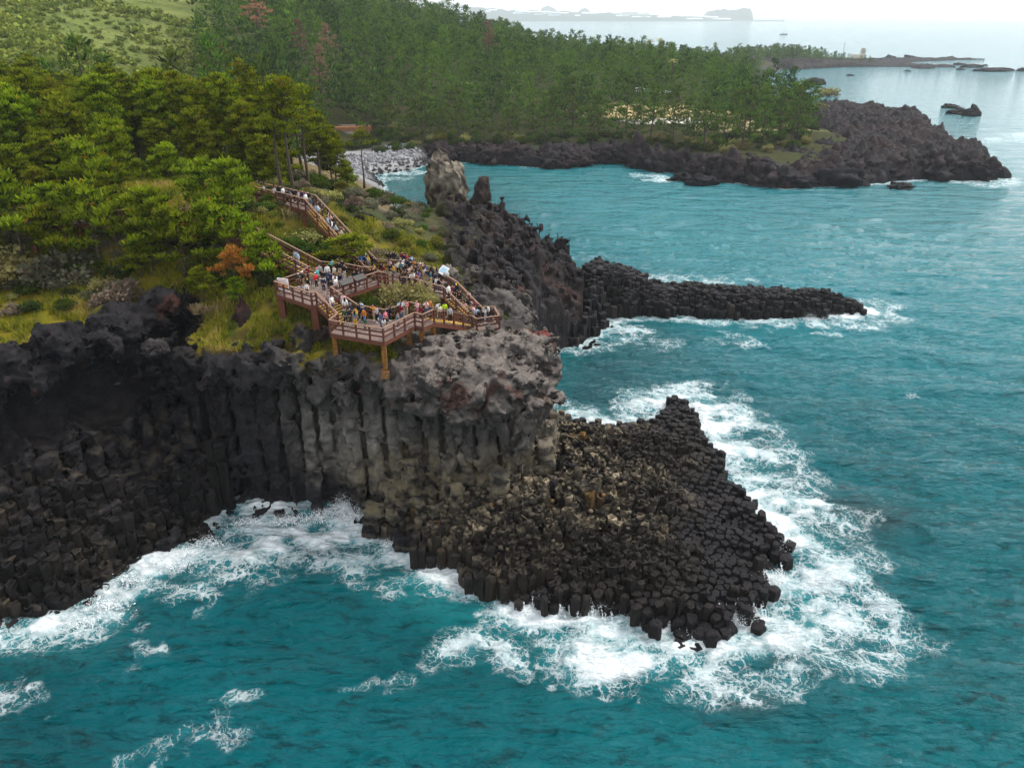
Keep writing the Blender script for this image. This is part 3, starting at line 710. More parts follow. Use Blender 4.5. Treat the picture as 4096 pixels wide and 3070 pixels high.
# far lava shore: jagged ground built finer than the rest
def lava_shore(name, poly, x0, x1, y0, y1, h, top, seed, amp=2.4):
    xs = np.arange(x0, x1, h); ys = np.arange(y0, y1, h); gx, gy = np.meshgrid(xs, ys, indexing='ij'); gx = gx.astype(np.float32); gy = gy.astype(np.float32)
    wx = gx + 2.2 * fbm(gx * .09, gy * .09, 0, 3, seed); wy = gy + 2.2 * fbm(gx * .09, gy * .09, 5, 3, seed + 1)
    d = -polysd(poly, wx, wy); rid = billow(gx * .085, gy * .085, 0, 5, seed + 2, .58); r2 = billow(gx * .3, gy * .3, 2, 3, seed + 3)
    z = np.where(d > 0, np.minimum(top(gx, gy), 1.2 * np.minimum(d, 1.5) + .55 * d) + amp * (rid - .30) * 2.0 * np.clip(d / 3, .25, 1) + amp * .5 * (r2 - .3), -1.5 + np.maximum(d, -3) * .4 + amp * (rid - .36))
    b1 = cells(wx, wy, 4.2, seed + 11, 2)[..., 0, 2]; b2 = cells(gx + .6 * r2, gy, 1.9, seed + 12, 2)[..., 0, 2]
    z = z + np.clip(d / 3, 0, 1) * ((b1 - .5) * amp * .5 + amp * .75 * facet(wx, wy, 0 * gx + .3, 4.0, seed + 21) + amp * .5 * facet(gx, gy, 0 * gx + .3, 1.9, seed + 22))
    keep = d > -3
    idx = np.where(keep, np.cumsum(keep.ravel()).reshape(keep.shape) - 1, -1)
    Q = np.stack([idx[:-1, :-1], idx[1:, :-1], idx[1:, 1:], idx[:-1, 1:]], -1).reshape(-1, 4); Q = Q[(Q >= 0).all(1)]
    V = np.stack([gx, gy, z], -1)[keep]; n1 = fbm(V[:, 0] * .06, V[:, 1] * .06, 0, 4, seed + 5); n2 = fbm(V[:, 0] * .4, V[:, 1] * .4, 0, 3, seed + 6)
    c = np.tile(np.array([.026, .022, .029]), (len(V), 1)); m = np.clip(.35 + 1.4 * n1, 0, 1)[:, None] * sstep(1.5, 4, V[:, 2])[:, None]
    c = c * (1 - m) + np.array([.050, .032, .034]) * m; m = (sstep(.25, .55, n2) * .6)[:, None] * sstep(1, 3, V[:, 2])[:, None]; c = c * (1 - m) + np.array([.11, .095, .10]) * m
    me = np_mesh(name, V, [Q], [farlava], {'albedo': ('COLOR', 'POINT', c)})
    return tag(link(name, me), kind='structure')
farlava = rockmat('far_lava', .9, fine=.45)
SHORE = [(-34,266),(-29,281),(-13,275.5),(12.8,266),(26,272),(39,275),(53,256.5),(64,244),(80,232.5),(100,236),(131,246),(148,243.5),(158,248),(150,256),(160,264),(167,277),(172,292),(166,304),(174,318),(176,334),(188,360),(199,391),(197,412),(188,436),(180,452),(170,448),(158,430),(148,405),(135,380),(122,350),(115,310),(98,274),(70,266),(50,283),(20,287),(-10,290),(-30,292)]
lava_shore('lava_shore', SHORE, -45, 236, 226, 478, .66, lambda x, y: 3.6 + 2.4 * sstep(85, 125, x) * sstep(172, 140, x) + 0 * y, 401, 2.1)
POINT2 = [(150,1000),(200,860),(262,800),(272,795),(300,815),(335,836),(372,842),(405,838),(440,828),(452,850),(425,880),(440,930),(520,975),(560,990),(500,1012),(400,1005),(250,1010)]
lava_shore('lava_point', POINT2, 140, 580, 780, 1030, 2.0, lambda x, y: .9 + 4.5 * sstep(380, 310, x), 421, 1.0)
# ---------------------------------------------------------------- the sea
ROCKS_IN_SEA = [(2725,720,3.2,2.0),(2640,675,2,1.2),(3170,742,6,3.5),(2800,738,4,2.6),(3345,735,7.5,5),(3550,455,5,3),(3800,432,4,1.8),(3832,456,4.5,2.4),(3885,464,3.4,4),(3260,338,6,4),(3600,752,3,1.5)]
def sea():
    def axis(a, b, h, lo, hi, gr):
        ax = [np.arange(a, b, h)]; v = b; st = h; out = []
        while v < hi: out.append(v); st *= gr; v += st
        v = a; st = h; neg = []
        while v > lo: st *= gr; v -= st; neg.append(v)
        return np.concatenate([np.array(neg[::-1]), ax[0], np.array(out)])
    xs = axis(-50, 70, .34, -30000, 30000, 1.045); ys = axis(28, 135, .30, -4000, 40000, 1.03)
    gx, gy = np.meshgrid(xs, ys, indexing='ij'); gx = gx.astype(np.float32); gy = gy.astype(np.float32)
    wl = polysd(WL, gx, gy); pl = polysd(PLAT, gx, gy); pi = polysd(PIER, gx, gy); fs = polysd(SHORE, gx, gy)
    near = np.exp(-np.hypot(gx - 5, np.maximum(gy - 70, 0) * .6) / 160)
    calm = .35 + .65 * sstep(0, 10, np.minimum(np.minimum(wl, pl), pi))
    # swell and chop as real height
    wx = gx + 1.4 * fbm(gx * .10, gy * .10, 0, 2, 501); wy = gy + 1.4 * fbm(gx * .10, gy * .10, 7, 2, 502)
    rt = wy * .97 + wx * .22; ct = wx * .97 - wy * .22
    z = .26 * np.sin(rt * .55 + 1.6 * perlin(wx * .06, wy * .06, 0, 503)) + .42 * perlin(ct * .13, rt * .34, 1, 504)
    z += .26 * (.5 - 2.0 * np.abs(perlin(ct * .22, rt * .62, 2, 505))) + .10 * (.5 - 2 * np.abs(perlin(ct * .5, rt * 1.25, 3, 506)))
    lod = np.exp(-np.maximum(gy - 120, 0) / 160) * np.exp(-np.maximum(np.abs(gx) - 70, 0) / 100)
    z = z * calm * lod
    # ---- foam: broken water where the swell meets rock
    F = np.zeros_like(gx)
    nb = fbm(gx * .10, gy * .10, 0, 3, 511)
    side = sstep(-25, 5, gx)
    dpl = pl + 2.2 * nb; dwl = wl + 1.8 * nb
    wid = 3.5 + 6.5 * sstep(-6, 4, gx + .4 * nb)
    F = np.maximum(F, sstep(wid + .8, .2, dpl) * 1.0)
    F = np.maximum(F, sstep(5.5, .2, dwl) * (gy < 72) * .95 * sstep(-46, -38, gx))
    F = np.maximum(F, sstep(2.2, .2, wl + .6 * nb) * .6 * (gy < 160))
    F = np.maximum(F, sstep(4.0, .2, pi + 1.6 * nb) * (.75 + .35 * sstep(40, 60, gx)))
    F = np.maximum(F, sstep(4.2, .3, fs + 2.0 * nb) * .9 * (gy < 330) * (.5 + .5 * sstep(30, 60, gx)))
    F = np.maximum(F, sstep(3.0, .2, polysd(WL, gx, gy) + nb) * .8 * (gx < -20) * (gy > 200))
    BL = [(1640,690,5,.8,2.5),(1560,715,5,.7,2),(1000,2200,6.5,.95,2),(1250,2130,5.5,1.0,2),(1330,2230,5,.7,2.2),(850,2330,4,.62,2.2),(1500,2260,4,.62,1.6),(1620,2330,3.4,.58,1.5),(2150,2600,5,.95,2.6),(2420,2620,5,.95,2.4),(1950,2560,3,.62,2),(2750,2650,5,.85,2.2),
          (3050,2560,6,.95,2),(3250,2450,6,1.0,1.5),(3300,2300,5,.9,1.4),(3500,2560,4.5,.62,1.8),(3450,2650,3.5,.58,2),(3200,2050,5,.9,1),(3000,1850,6,.95,.9),(2900,1700,6,.95,.9),(2780,1590,5.5,.8,1),(2600,1640,4.5,.85,1.2),
          (3150,1900,5,.62,1),(3350,2150,4,.55,1),(2450,1700,4,.55,1.5),(2330,1380,4.5,.8,1.6),(2480,1330,4,.8,1.2),(2260,1390,3,.8,1.2),(3300,1290,7,.75,2.4),(3440,1240,7,.75,1.4),(2780,1130,10,.5,2),(2700,1190,4,.5,2),(3050,1290,6,.5,2.5),
          (2950,1370,4,.5,2),(2600,1370,4,.42,2.5),(2900,1340,3,.45,2),(40,2780,3.2,.62,1.5),(560,2600,2,.55,.9),(1480,2710,1.8,.55,2),(640,2960,1.6,.58,1.6),(960,2920,1.5,.56,1.6),(840,2985,1.8,.55,1.6),(3950,730,9,.8,2),(4000,560,14,.7,2.4),(4080,540,16,.6,2),(2600,700,6,.7,1.4),(2650,720,5,.8,1.6),(900,2810,1.5,.45,1.2)]
    ux = gx + 2.6 * fbm(gx * .17, gy * .17, 2, 4, 517, .6); uy = gy + 2.6 * fbm(gx * .17, gy * .17, 8, 4, 518, .6)
    for (u, v, r, s_, asp) in BL:
        c = P(u, v, 0); q = np.hypot((ux - c[0]) / (r * asp ** .5), (uy - c[1]) / (r / asp ** .5))
        F = np.maximum(F, s_ * np.exp(-(q * .85) ** 2.2))
    pat = fbm(gx * .22, gy * .3, 4, 4, 519, .6); F = F * (1 + .25 * nb) * np.clip(.98 + .85 * pat, .35, 1.25)
    caps = .42 * sstep(.30, .55, perlin(ct * .07, rt * .16, 5, 515)) * sstep(.1, .5, perlin(ct * .3, rt * .7, 5, 516)); F = np.maximum(F, caps)
    z += .55 * sstep(.5, 1.1, F) * billow(gx * .35, gy * .35, 0, 3, 521) * np.exp(-np.maximum(gy - 110, 0) / 60)
    shoal = np.maximum(sstep(9, 0, pl + nb * 3), sstep(7, 0, wl + 2 * nb) * .7)
    n_big = fbm(gx * .035, gy * .05, 0, 3, 531)
    reef = sum(np.exp(-((gx - P(u, v)[0]) / a) ** 2 - ((gy - P(u, v)[1]) / b_) ** 2) for (u, v, a, b_) in [(3400,2060,6,4),(3180,2640,3,1.6),(3060,1800,2.5,1.4),(2980,2800,3,1.5)])
    # scattering colour of the water body (bubbles paler, deep water darker) plus painted sky reflection
    c = np.tile(np.array([.0002, .052, .064]), gx.shape + (1,)).astype(np.float64)
    def lay(m, k): c[:] = c * (1 - m[..., None]) + np.array(k) * m[..., None]
    lay(np.clip(.5 + 1.1 * n_big, 0, 1) * .75, (.0002, .088, .110))
    lay(sstep(-50, 45, gx) * sstep(130, 30, gy) * .5, (.0004, .112, .128))
    lay(sstep(20, 70, gx + .3 * (gy - 60)) * sstep(50, 130, gy) * .75, (.004, .150, .180))  # paler offshore: sky reflection put into the water colour
    lay(np.clip(shoal * (.35 + .8 * nb), 0, 1), (.008, .20, .215))
    lay(sstep(30, 60, gy) * sstep(300, 210, gy) * sstep(60, -20, gx) * sstep(200, 255, gy) * .7, (.0, .085, .075))
    lay(np.clip(reef * .8, 0, 1), (.018, .045, .05))
    g = NG('sea_water'); p = g.pos(); ff = g.attr('foam', 'Fac')
    d = g.vmath('ADD', p, g.vmath('SCALE', g.vmath('SUBTRACT', g.noise(p, .42, 5, .6, 1), (.5, .5, .5)), 4.4))
    e1 = g.voro(d, .42, 'DISTANCE_TO_EDGE'); e2 = g.voro(d, 1.25, 'DISTANCE_TO_EDGE')
    n = g.noise(d, .55, 10, .68)
    wn = g.ramp(g.noise(p, .33, 5, .6), [(.32, .25), (.68, 1.5)])
    fl = g.math('MULTIPLY', g.math('SUBTRACT', ff, .26), wn)
    l1 = g.maprange(g.math('SUBTRACT', e1, g.math('MULTIPLY', fl, .17)), -.05, .05, 1, 0, True)
    l2 = g.maprange(g.math('SUBTRACT', e2, g.math('MULTIPLY', fl, .21)), -.06, .06, 1, 0, True)
    lace = g.math('MAXIMUM', l1, g.math('MULTIPLY', l2, .85))
    lace = g.math('MULTIPLY', lace, g.maprange(ff, .26, .42, 0, 1, True))
    s_ = g.math('ADD', g.math('MULTIPLY', ff, 1.25), g.math('MULTIPLY', n, 1.5))
    m = g.math('MAXIMUM', g.maprange(s_, 1.62, 2.12, 0, 1), g.math('MULTIPLY', lace, .66))
    m = g.math('MULTIPLY', m, g.ramp(g.noise(p, 1.9, 6, .7), [(.25, .55), (.55, 1)]))
    mist = g.math('MULTIPLY', g.maprange(ff, .30, 1.0, 0, .9), g.ramp(g.noise(d, .3, 6, .6), [(.3, .1), (.7, 1)])); m2 = m
    sk = g.noise(g.mapping(g.vmath('ADD', p, g.vmath('SCALE', g.noise(p, .5, 4, .6, 1), 1.6)), (.40, 1.35, .3), (0, 0, R(-12))), 1.0, 9, .68)  # streaks: dark wave facets painted into the water colour
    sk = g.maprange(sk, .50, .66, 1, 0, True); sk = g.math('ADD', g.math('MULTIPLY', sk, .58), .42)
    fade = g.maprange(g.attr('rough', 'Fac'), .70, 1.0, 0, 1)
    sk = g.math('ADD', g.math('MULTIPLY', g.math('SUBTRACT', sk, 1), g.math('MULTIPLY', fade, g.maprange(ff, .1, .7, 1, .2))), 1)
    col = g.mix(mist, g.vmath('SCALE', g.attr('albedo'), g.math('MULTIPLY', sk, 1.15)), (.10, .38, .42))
    col = g.mix(m2, col, (.80, .85, .87))
    g.base(col, g.math('ADD', .07, g.math('MULTIPLY', m2, .7)), g.maprange(g.attr('rough', 'Fac'), 0, 1, .75, .28)); g.b.inputs['IOR'].default_value = 1.33
    b1 = g.noise(g.mapping(p, (.55, 1.25, 1), (0, 0, R(13))), 1.0, 6, .62); b2 = g.noise(g.mapping(p, (.09, .22, .1), (0, 0, R(13))), 1.0, 4, .55)
    hh = g.math('ADD', g.math('MULTIPLY', b1, .62), g.math('MULTIPLY', b2, 2.8)); hh = g.math('ADD', hh, g.math('MULTIPLY', m, .10))
    g.bump(hh, g.maprange(g.attr('rough', 'Fac'), 0, 1, .6, 1.0), 1.7)
    ii = np.arange(len(xs) * len(ys)).reshape(len(xs), len(ys))
    Q = np.stack([ii[:-1, :-1], ii[1:, :-1], ii[1:, 1:], ii[:-1, 1:]], -1).reshape(-1, 4)
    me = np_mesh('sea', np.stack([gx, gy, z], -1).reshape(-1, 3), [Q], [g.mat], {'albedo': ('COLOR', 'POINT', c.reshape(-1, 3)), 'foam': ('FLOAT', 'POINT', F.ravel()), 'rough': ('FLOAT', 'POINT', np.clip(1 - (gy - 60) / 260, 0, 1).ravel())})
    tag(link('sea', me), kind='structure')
sea()
# white water: spray thrown up against the rocks and streams running back between the columns
foamm = simple('white_water', (.88, .91, .93), .8, .2, 3, .05)
def white_water():
    rnd = random.Random(31); V = []; F = []
    def fleck(p, s):
        o = len(V); n = [rnd.gauss(0, 1) for _ in range(3)]; L = math.sqrt(sum(k * k for k in n)) + 1e-6; n = Vector(n) / L
        a = n.orthogonal().normalized(); b = n.cross(a); k = rnd.uniform(.5, 1.4)
        V.extend([p + a * s, p + b * s * k, p - a * s * rnd.uniform(.6, 1), p - b * s * k]); F.append((o, o + 1, o + 2, o + 3))
    def burst(u, v, w, h, n):
        c = Vector(P(u, v, 0))
        for _ in range(int(n * 2.2)):
            t = rnd.random() ** 1.7; q = Vector((rnd.gauss(0, w * (1 - .55 * t)), rnd.gauss(0, .45 * (1 - .4 * t)), t * h))
            fleck(c + q, rnd.uniform(.02, .075) * (1.25 - t))
    for (u, v, w_, h, n) in [(1370,2060,.8,2.6,700),(1280,2075,.9,1.2,500),(1150,2085,1.4,.9,600),(1430,2080,.7,1.8,500),(1000,2095,1.2,.8,400),(760,2230,1.1,1.6,500),(700,2270,1,1.3,400),(520,2330,.9,1.1,350),(420,2430,1,1.4,450),(330,2500,1,.9,300),
                           (840,2180,.9,1.2,300),(2200,2420,1.4,1.7,700),(2420,2450,1.2,1.2,450),(2600,2490,1.0,.9,350),(3090,2330,1.0,1.5,500),(3140,2180,.9,1.2,400),(2970,2500,1.2,1.2,500),(3000,2400,1,1,350),(2760,2530,.9,.7,250),(3240,1280,.8,1.4,250),(3330,1275,1.6,1,300),(2050,2440,.9,.8,250),(1560,2180,.7,.8,200)]:
        burst(u, v, w_, h, n)
    # falls between the columns: broken streams from a ledge down to the sea
    for (u0, u1, vt, vb, n) in [(2090,2380,2390,2460,60),(2400,2760,2440,2500,30),(2880,3060,2350,2460,46),(3040,3130,2200,2330,26),(3070,3110,2100,2180,10)]:
        for _ in range(n):
            u = rnd.uniform(u0, u1); b = Vector(P(u, vb + rnd.uniform(-26, 26), 0)); hh = rnd.uniform(.35, 1.25); top = b + Vector((rnd.gauss(0, .16), .25 + rnd.random() * .5, hh)); sx = rnd.uniform(.02, .10)
            for _k in range(int(70 * hh)):
                t = rnd.random(); p = b.lerp(top, t) + Vector((rnd.gauss(0, sx * (1.6 - t)), rnd.gauss(0, .04) - .28 * math.sin(t * 3.1), 0)); fleck(p, rnd.uniform(.015, .06))
    # foam thrown along the whole broken edge
    for poly, m_ in ((PLAT[1:14], 1500), ([(-41.8,48.1),(-35.9,49.8),(-34.1,56.6),(-30.2,61),(-29.6,64.3),(-21.6,65.2),(-17.2,65.6),(-14.2,63.4)], 900)):
        for _ in range(m_):
            k = rnd.randrange(len(poly) - 1); t = rnd.random(); p = Vector((poly[k][0] * (1 - t) + poly[k + 1][0] * t + rnd.gauss(0, .5), poly[k][1] * (1 - t) + poly[k + 1][1] * t + rnd.gauss(-.2, .5), abs(rnd.gauss(0, .3)))); fleck(p, rnd.uniform(.015, .05))
    me = np_mesh('white_water', [tuple(v) for v in V], [np.array(F)], [foamm], smooth=False)
    tag(link('white_water', me), kind='stuff')
white_water()
# ---------------------------------------------------------------- pines
def leafmat(name, c0, c1, dead=(.16, .075, .02), dead_at=.93, rough=.75):
    g = NG(name); t = g.attr('tone', 'Fac'); oi = g.n('ObjectInfo')
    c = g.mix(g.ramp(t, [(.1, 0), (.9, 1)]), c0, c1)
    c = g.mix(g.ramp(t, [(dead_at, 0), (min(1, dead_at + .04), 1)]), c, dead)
    hs = g.n('HueSaturation'); g.set(hs.inputs['Color'], c)
    g.set(hs.inputs['Hue'], g.maprange(oi.outputs['Random'], 0, 1, .475, .515)); g.set(hs.inputs['Value'], g.maprange(oi.outputs['Random'], 0, 1, .75, 1.3))
    g.base(hs.outputs[0], rough, .06)
    tr = g.n('BsdfTranslucent'); g.set(tr.inputs['Color'], hs.outputs[0]); ms = g.n('MixShader'); ms.inputs[0].default_value = .22
    g.t.links.new(g.b.outputs[0], ms.inputs[1]); g.t.links.new(tr.outputs[0], ms.inputs[2]); g.t.links.new(ms.outputs[0], g.out.inputs['Surface'])
    return g.mat
M_near = leafmat('pine_needles_near', (.016, .040, .003), (.225, .285, .010), (.26, .12, .015), .95)
M_far = leafmat('pine_needles_far', (.010, .036, .008), (.095, .165, .018), (.12, .08, .02), .975)
M_dead = leafmat('dry_needles', (.20, .075, .012), (.42, .18, .03))
M_rust = leafmat('rust_needles', (.13, .075, .055), (.22, .135, .095))
M_red = leafmat('red_needles', (.24, .085, .06), (.36, .16, .11))
M_bark = simple('pine_bark', (.075, .058, .045), .95, .1, 6, .5)
def tufts(rnd, cl, n, size, thin=.17, up=.75):
    """Needle sprays on flattened cloud pads: cl = (x, y, z, radius, flat)."""
    V = []; Tn = []
    for (cx, cy, cz, r, fl) in cl:
        k = max(6, int(n * r * r)); tb = rnd.random()
        a = rng.normal(size=(k, 3)); a /= np.linalg.norm(a, axis=1, keepdims=True); a[:, 2] = np.where(a[:, 2] < -.15, -a[:, 2] * .6, a[:, 2])
        rad = rng.uniform(.45, 1.05, (k, 1)); p = np.array([cx, cy, cz]) + a * rad * np.array([r, r, r * fl])
        d = a * np.array([1, 1, .6]) + np.array([0, 0, up]) + rng.normal(size=(k, 3)) * .35; d /= np.linalg.norm(d, axis=1, keepdims=True)
        s = np.cross(d, rng.normal(size=(k, 3))); s /= np.linalg.norm(s, axis=1, keepdims=True)
        L = size * rng.uniform(.7, 1.35, (k, 1)); w_ = L * thin
        V.append(np.stack([p - s * w_, p + s * w_, p + d * L + s * w_ * .75, p + d * L - s * w_ * .75], 1))
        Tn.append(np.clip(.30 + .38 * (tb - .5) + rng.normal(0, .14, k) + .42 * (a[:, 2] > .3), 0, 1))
    V = np.concatenate(V); Tn = np.concatenate(Tn); Tn = np.where(rng.random(len(Tn)) < .025, 1.0, np.minimum(Tn, .94))
    return V.reshape(-1, 3), np.arange(len(V) * 4).reshape(-1, 4), Tn
def pine(seed, H, Rm, bare, nb, dens, size, lean=.06, flat=.5, full=True, pads=(.45, .72, .95, 1.0)):
    """Trunk mesh and crown mesh of one pine of height H."""
    rnd = random.Random(seed); tk = MB(); az = rnd.random() * 6.28
    def ax(t): return Vector((math.cos(az) * lean * H * t * t + .12 * math.sin(t * 7 + seed), math.sin(az) * lean * H * t * t + .12 * math.cos(t * 6 + seed), H * .95 * t))
    ts = [k / 8 for k in range(9)]; r0 = .016 * H + .03
    tk.tube([ax(t) - Vector((0, 0, .5 if t == 0 else 0)) for t in ts], [r0 * (1 - .85 * t) * (1.35 if t == 0 else 1) for t in ts], 7)
    cl = []
    for k in range(nb):
        t = bare + (1 - bare) * ((k + .5) / nb) ** .85; o = ax(t * .98); a = k * 2.4 + rnd.uniform(-.5, .5)
        f = (t - bare) / (1 - bare); L = Rm * (1 - f) ** .62 * rnd.uniform(.6, 1.12) * (1 if f > .12 or full else .7) + .35
        e = o + Vector((math.cos(a) * L, math.sin(a) * L, L * (.22 + .45 * f)))
        tk.tube([o, o.lerp(e, .55) + Vector((0, 0, -.05 * L)), e], [r0 * .34 * (1 - .6 * f), r0 * .2, .02], 4)
        for q in pads:
            if L < .9 and q < .9: continue
            c = o.lerp(e, q) + Vector((rnd.gauss(0, .32), rnd.gauss(0, .32), rnd.gauss(.12, .28))); r = (.36 + .15 * L) * rnd.uniform(.6, 1.2) * (.85 if q < .7 else 1)
            cl.append((c.x, c.y, c.z, r, flat * rnd.uniform(.8, 1.2)))
    top = ax(.98); cl.append((top.x, top.y, top.z + .1, .75, .9)); cl.append((top.x + .3, top.y - .3, top.z - .6, .95, .7))
    V, F, tn = tufts(rnd, cl, dens, size)
    return tk.mesh('trunk', M_bark, True), (V, F, tn)
def crown_mesh(d, mat): return np_mesh('crown', d[0], [d[1]], [mat], {'tone': ('FLOAT', 'FACE', d[2])}, smooth=False)
def pine_kind(mat, *a, **k):
    t, c = pine(*a, **k); return t, crown_mesh(c, mat), c
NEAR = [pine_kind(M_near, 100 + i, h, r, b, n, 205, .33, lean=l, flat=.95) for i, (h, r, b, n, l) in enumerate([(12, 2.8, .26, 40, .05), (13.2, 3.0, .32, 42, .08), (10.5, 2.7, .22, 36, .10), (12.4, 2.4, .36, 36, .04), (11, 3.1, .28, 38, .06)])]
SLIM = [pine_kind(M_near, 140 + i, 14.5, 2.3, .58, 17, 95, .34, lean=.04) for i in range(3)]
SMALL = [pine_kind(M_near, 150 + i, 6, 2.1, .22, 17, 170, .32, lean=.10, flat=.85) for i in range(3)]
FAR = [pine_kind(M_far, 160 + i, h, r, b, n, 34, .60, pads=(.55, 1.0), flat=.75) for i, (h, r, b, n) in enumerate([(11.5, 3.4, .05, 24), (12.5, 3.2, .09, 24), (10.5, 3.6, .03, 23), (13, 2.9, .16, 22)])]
def plant_tree(kind, x, y, z, rz, sc, label, group, name='pine_tree', cat='pine tree', mat=None):
    t = thing(name, label, cat, (x, y, z), rz, group, sc); link('trunk', kind[0], t)
    if mat is None: link('crown', kind[1], t)
    else: link('crown', crown_mesh(kind[2], mat), t)
    return t
def poisson(poly, dmin, tries, seed, ok=None):
    rnd = random.Random(seed); xs = [p[0] for p in poly]; ys = [p[1] for p in poly]; X = np.array([rnd.uniform(min(xs), max(xs)) for _ in range(tries)], np.float32)
    Yy = np.array([rnd.uniform(min(ys), max(ys)) for _ in range(tries)], np.float32); ins = polysd(poly, X, Yy) < 0; out = []
    for x, y in zip(X[ins], Yy[ins]):
        if ok and not ok(x, y): continue
        if all((x - a) ** 2 + (y - b) ** 2 > dmin * dmin for a, b in out): out.append((float(x), float(y)))
    return out
def inview(x, y, m=8): return abs(x) < .715 * y + m
rt = random.Random(77)
# --- the near wood on the plateau
Z1 = [(-130,88),(-62,87),(-48,90),(-41,89),(-35,93),(-31.5,101),(-33,112),(-36,124),(-44,140),(-62,152),(-112,158),(-150,130)]
near_n = 0
for (x, y) in sorted(poisson(Z1, 4.1, 5000, 3, lambda x, y: inview(x, y, 5)), key=lambda p: p[1]):
    k = rt.randrange(5); s = rt.uniform(.78, 1.15) * (.92 if y > 115 else 1)
    row = 'front row of the near wood, above the grass bank' if y < 97 else ('thick of the near wood behind the boardwalk' if y < 120 else 'back of the near wood, below the meadow hill')
    plant_tree(NEAR[k], x, y, GZ(x, y) - .2, rt.random() * 6.28, s, 'yellow green layered pine in the ' + row, 'pines in the ' + row.split(',')[0]); near_n += 1
# --- pines one can tell apart near the walkways
G = float
def spot(u, v, z): return P(u, v, z)
for i, (u, v, z, s, lab) in enumerate([(1133,803,24.6,.92,'tall slim pine whose bare trunk crosses the upper walkway rail'),(1177,812,24.4,.95,'tall slim pine beside the people in purple, just before the top stairs'),
        (1236,785,23.8,.90,'tall slim pine behind the head of the long stairs'),(1290,760,22.5,.72,'slim pine with brown tufts, farthest along the walkway to the beach'),(1206,672,23.5,.85,'slim bare trunked pine before the pale path, in the middle of the gap'),
        (1171,692,24,.88,'slim bare trunked pine left of the gap over the boulder beach'),(1042,684,25,.95,'slim dark trunked pine at the left end of the light gap'),(1060,684,25,.85,'thin pine standing close beside a darker trunk in the gap'),
        (1330,735,20,.62,'short crowned pine at the top of the bushy slope by the beach')]):
    p = spot(u, v, z); plant_tree(SLIM[i % 3], p[0], p[1], p[2] - .6, i * 1.7, s * 1.16, lab, 'slim pines by the stairs')
for i, (x, y, z, s, lab) in enumerate([(-26.4,79.3,19.6,1.02,'leaning pine with bare double trunk beside the lower stairs'),(-18.2,83.6,20.6,(1.25,1.25,.62),'low wide pine behind the crowded upper deck'),(-29.5,82.5,21.6,1.0,'pine with rusty tufts left of the lower stairs'),
        (-32.5,77.5,19.0,.62,'thin crooked young pine on the grass above the dark cave'),(-28.4,76.0,19.0,.50,'small pine low on the slope left of the notice board deck'),(-37.5,82,22.2,.95,'young pine at the foot of the wood, under the boardwalk'),
        (-43,83.5,23.5,1.0,'young pine before the boardwalk rail, above the olive thicket'),(-49.5,83,23.6,1.05,'young pine leaning at the far end of the boardwalk'),(-55,83.5,24,1.1,'young pine above the olive thicket at the picture edge'),(-34,86.5,25,1.15,'pine bending over the boardwalk with a walker in white'),
        (-39.5,79.5,20.5,.8,'bushy young pine over the crest of the lava ridge'),(-47,87,26.5,1.25,'pine in front of the boardwalk rail with low boughs'),(-60,86,27.5,1.3,'pine with low boughs at the left end of the boardwalk'),(-31,85,24.2,1.3,'pine over the top of the lower stairs'),(-44,80.6,22.5,1.35,'full young pine hiding part of the boardwalk, right of its middle'),(-52,80,23,1.4,'full young pine hiding the left part of the boardwalk'),(-38.5,81,22,1.3,'full young pine hiding the right end of the boardwalk'),(-35,80.2,21.4,1.15,'young pine above the dark cave, under the boardwalk end'),(-48,79.4,22,1.1,'young pine standing in the olive thicket'),(-56.5,80.4,23.2,1.45,'full young pine at the left edge, before the boardwalk'),(-31.5,81.5,21.4,1.2,'bushy pine left of the rusty one by the lower stairs')]):
    plant_tree(SMALL[i % 3], x, y, z - .2, i * 2.1, s, lab, 'young pines along the boardwalk')
for i, (u, v, z, s, lab) in enumerate([(1345,752,20.5,.78,'bushy pine with low boughs before the boulder beach'),(1286,742,22.5,.86,'bushy pine right of the slim trunks above the long stairs'),(1395,770,18.5,.5,'short bushy pine on the slope right under the slender one')]):
    p = P(u, v, z); plant_tree(NEAR[i], p[0], p[1], p[2] - .5, i * 2, s, lab, 'slim pines by the stairs')
p = P(1455, 742, 14.0); plant_tree(pine_kind(M_near, 171, 9.0, 1.7, .66, 9, 90, .32, lean=.05), p[0], p[1], p[2], 1, 1.25, 'lone slender pine with bare forked trunk before the boulder beach', None)
p = (-28.3, 76.4, 19.0); plant_tree(pine_kind(M_dead, 172, 6.6, 1.6, .5, 13, 170, .26, flat=.8), p[0], p[1], p[2], 1, .85, 'dead orange pine among green pines left of the lower stairs', None, 'dead_pine', 'dead pine')
for i, (u, v, yy, s, lab) in enumerate([(1030,118,330,1.35,'big rust red dead pine on the far hillside'),(1205,190,250,.9,'thin pinkish dead pine left of the dark wood'),(1310,190,250,.95,'thin pinkish dead pine beside another one over the near wood'),(1280,330,190,.9,'pale brown dead pine rising behind the near wood'),(1955,185,330,1.15,'faded brown dead pine in the middle of the far wood')]):
    q = PY(u, v, yy); plant_tree(FAR[2 if i == 0 else i % 4], q[0], yy, q[2] - (0 if i == 0 else 2.0), i, (1.5, 1.5, 1.35) if i == 0 else s * .85, lab, 'dead pines in the far woods', 'dead_pine', 'dead pine', M_red if i == 0 else M_rust)
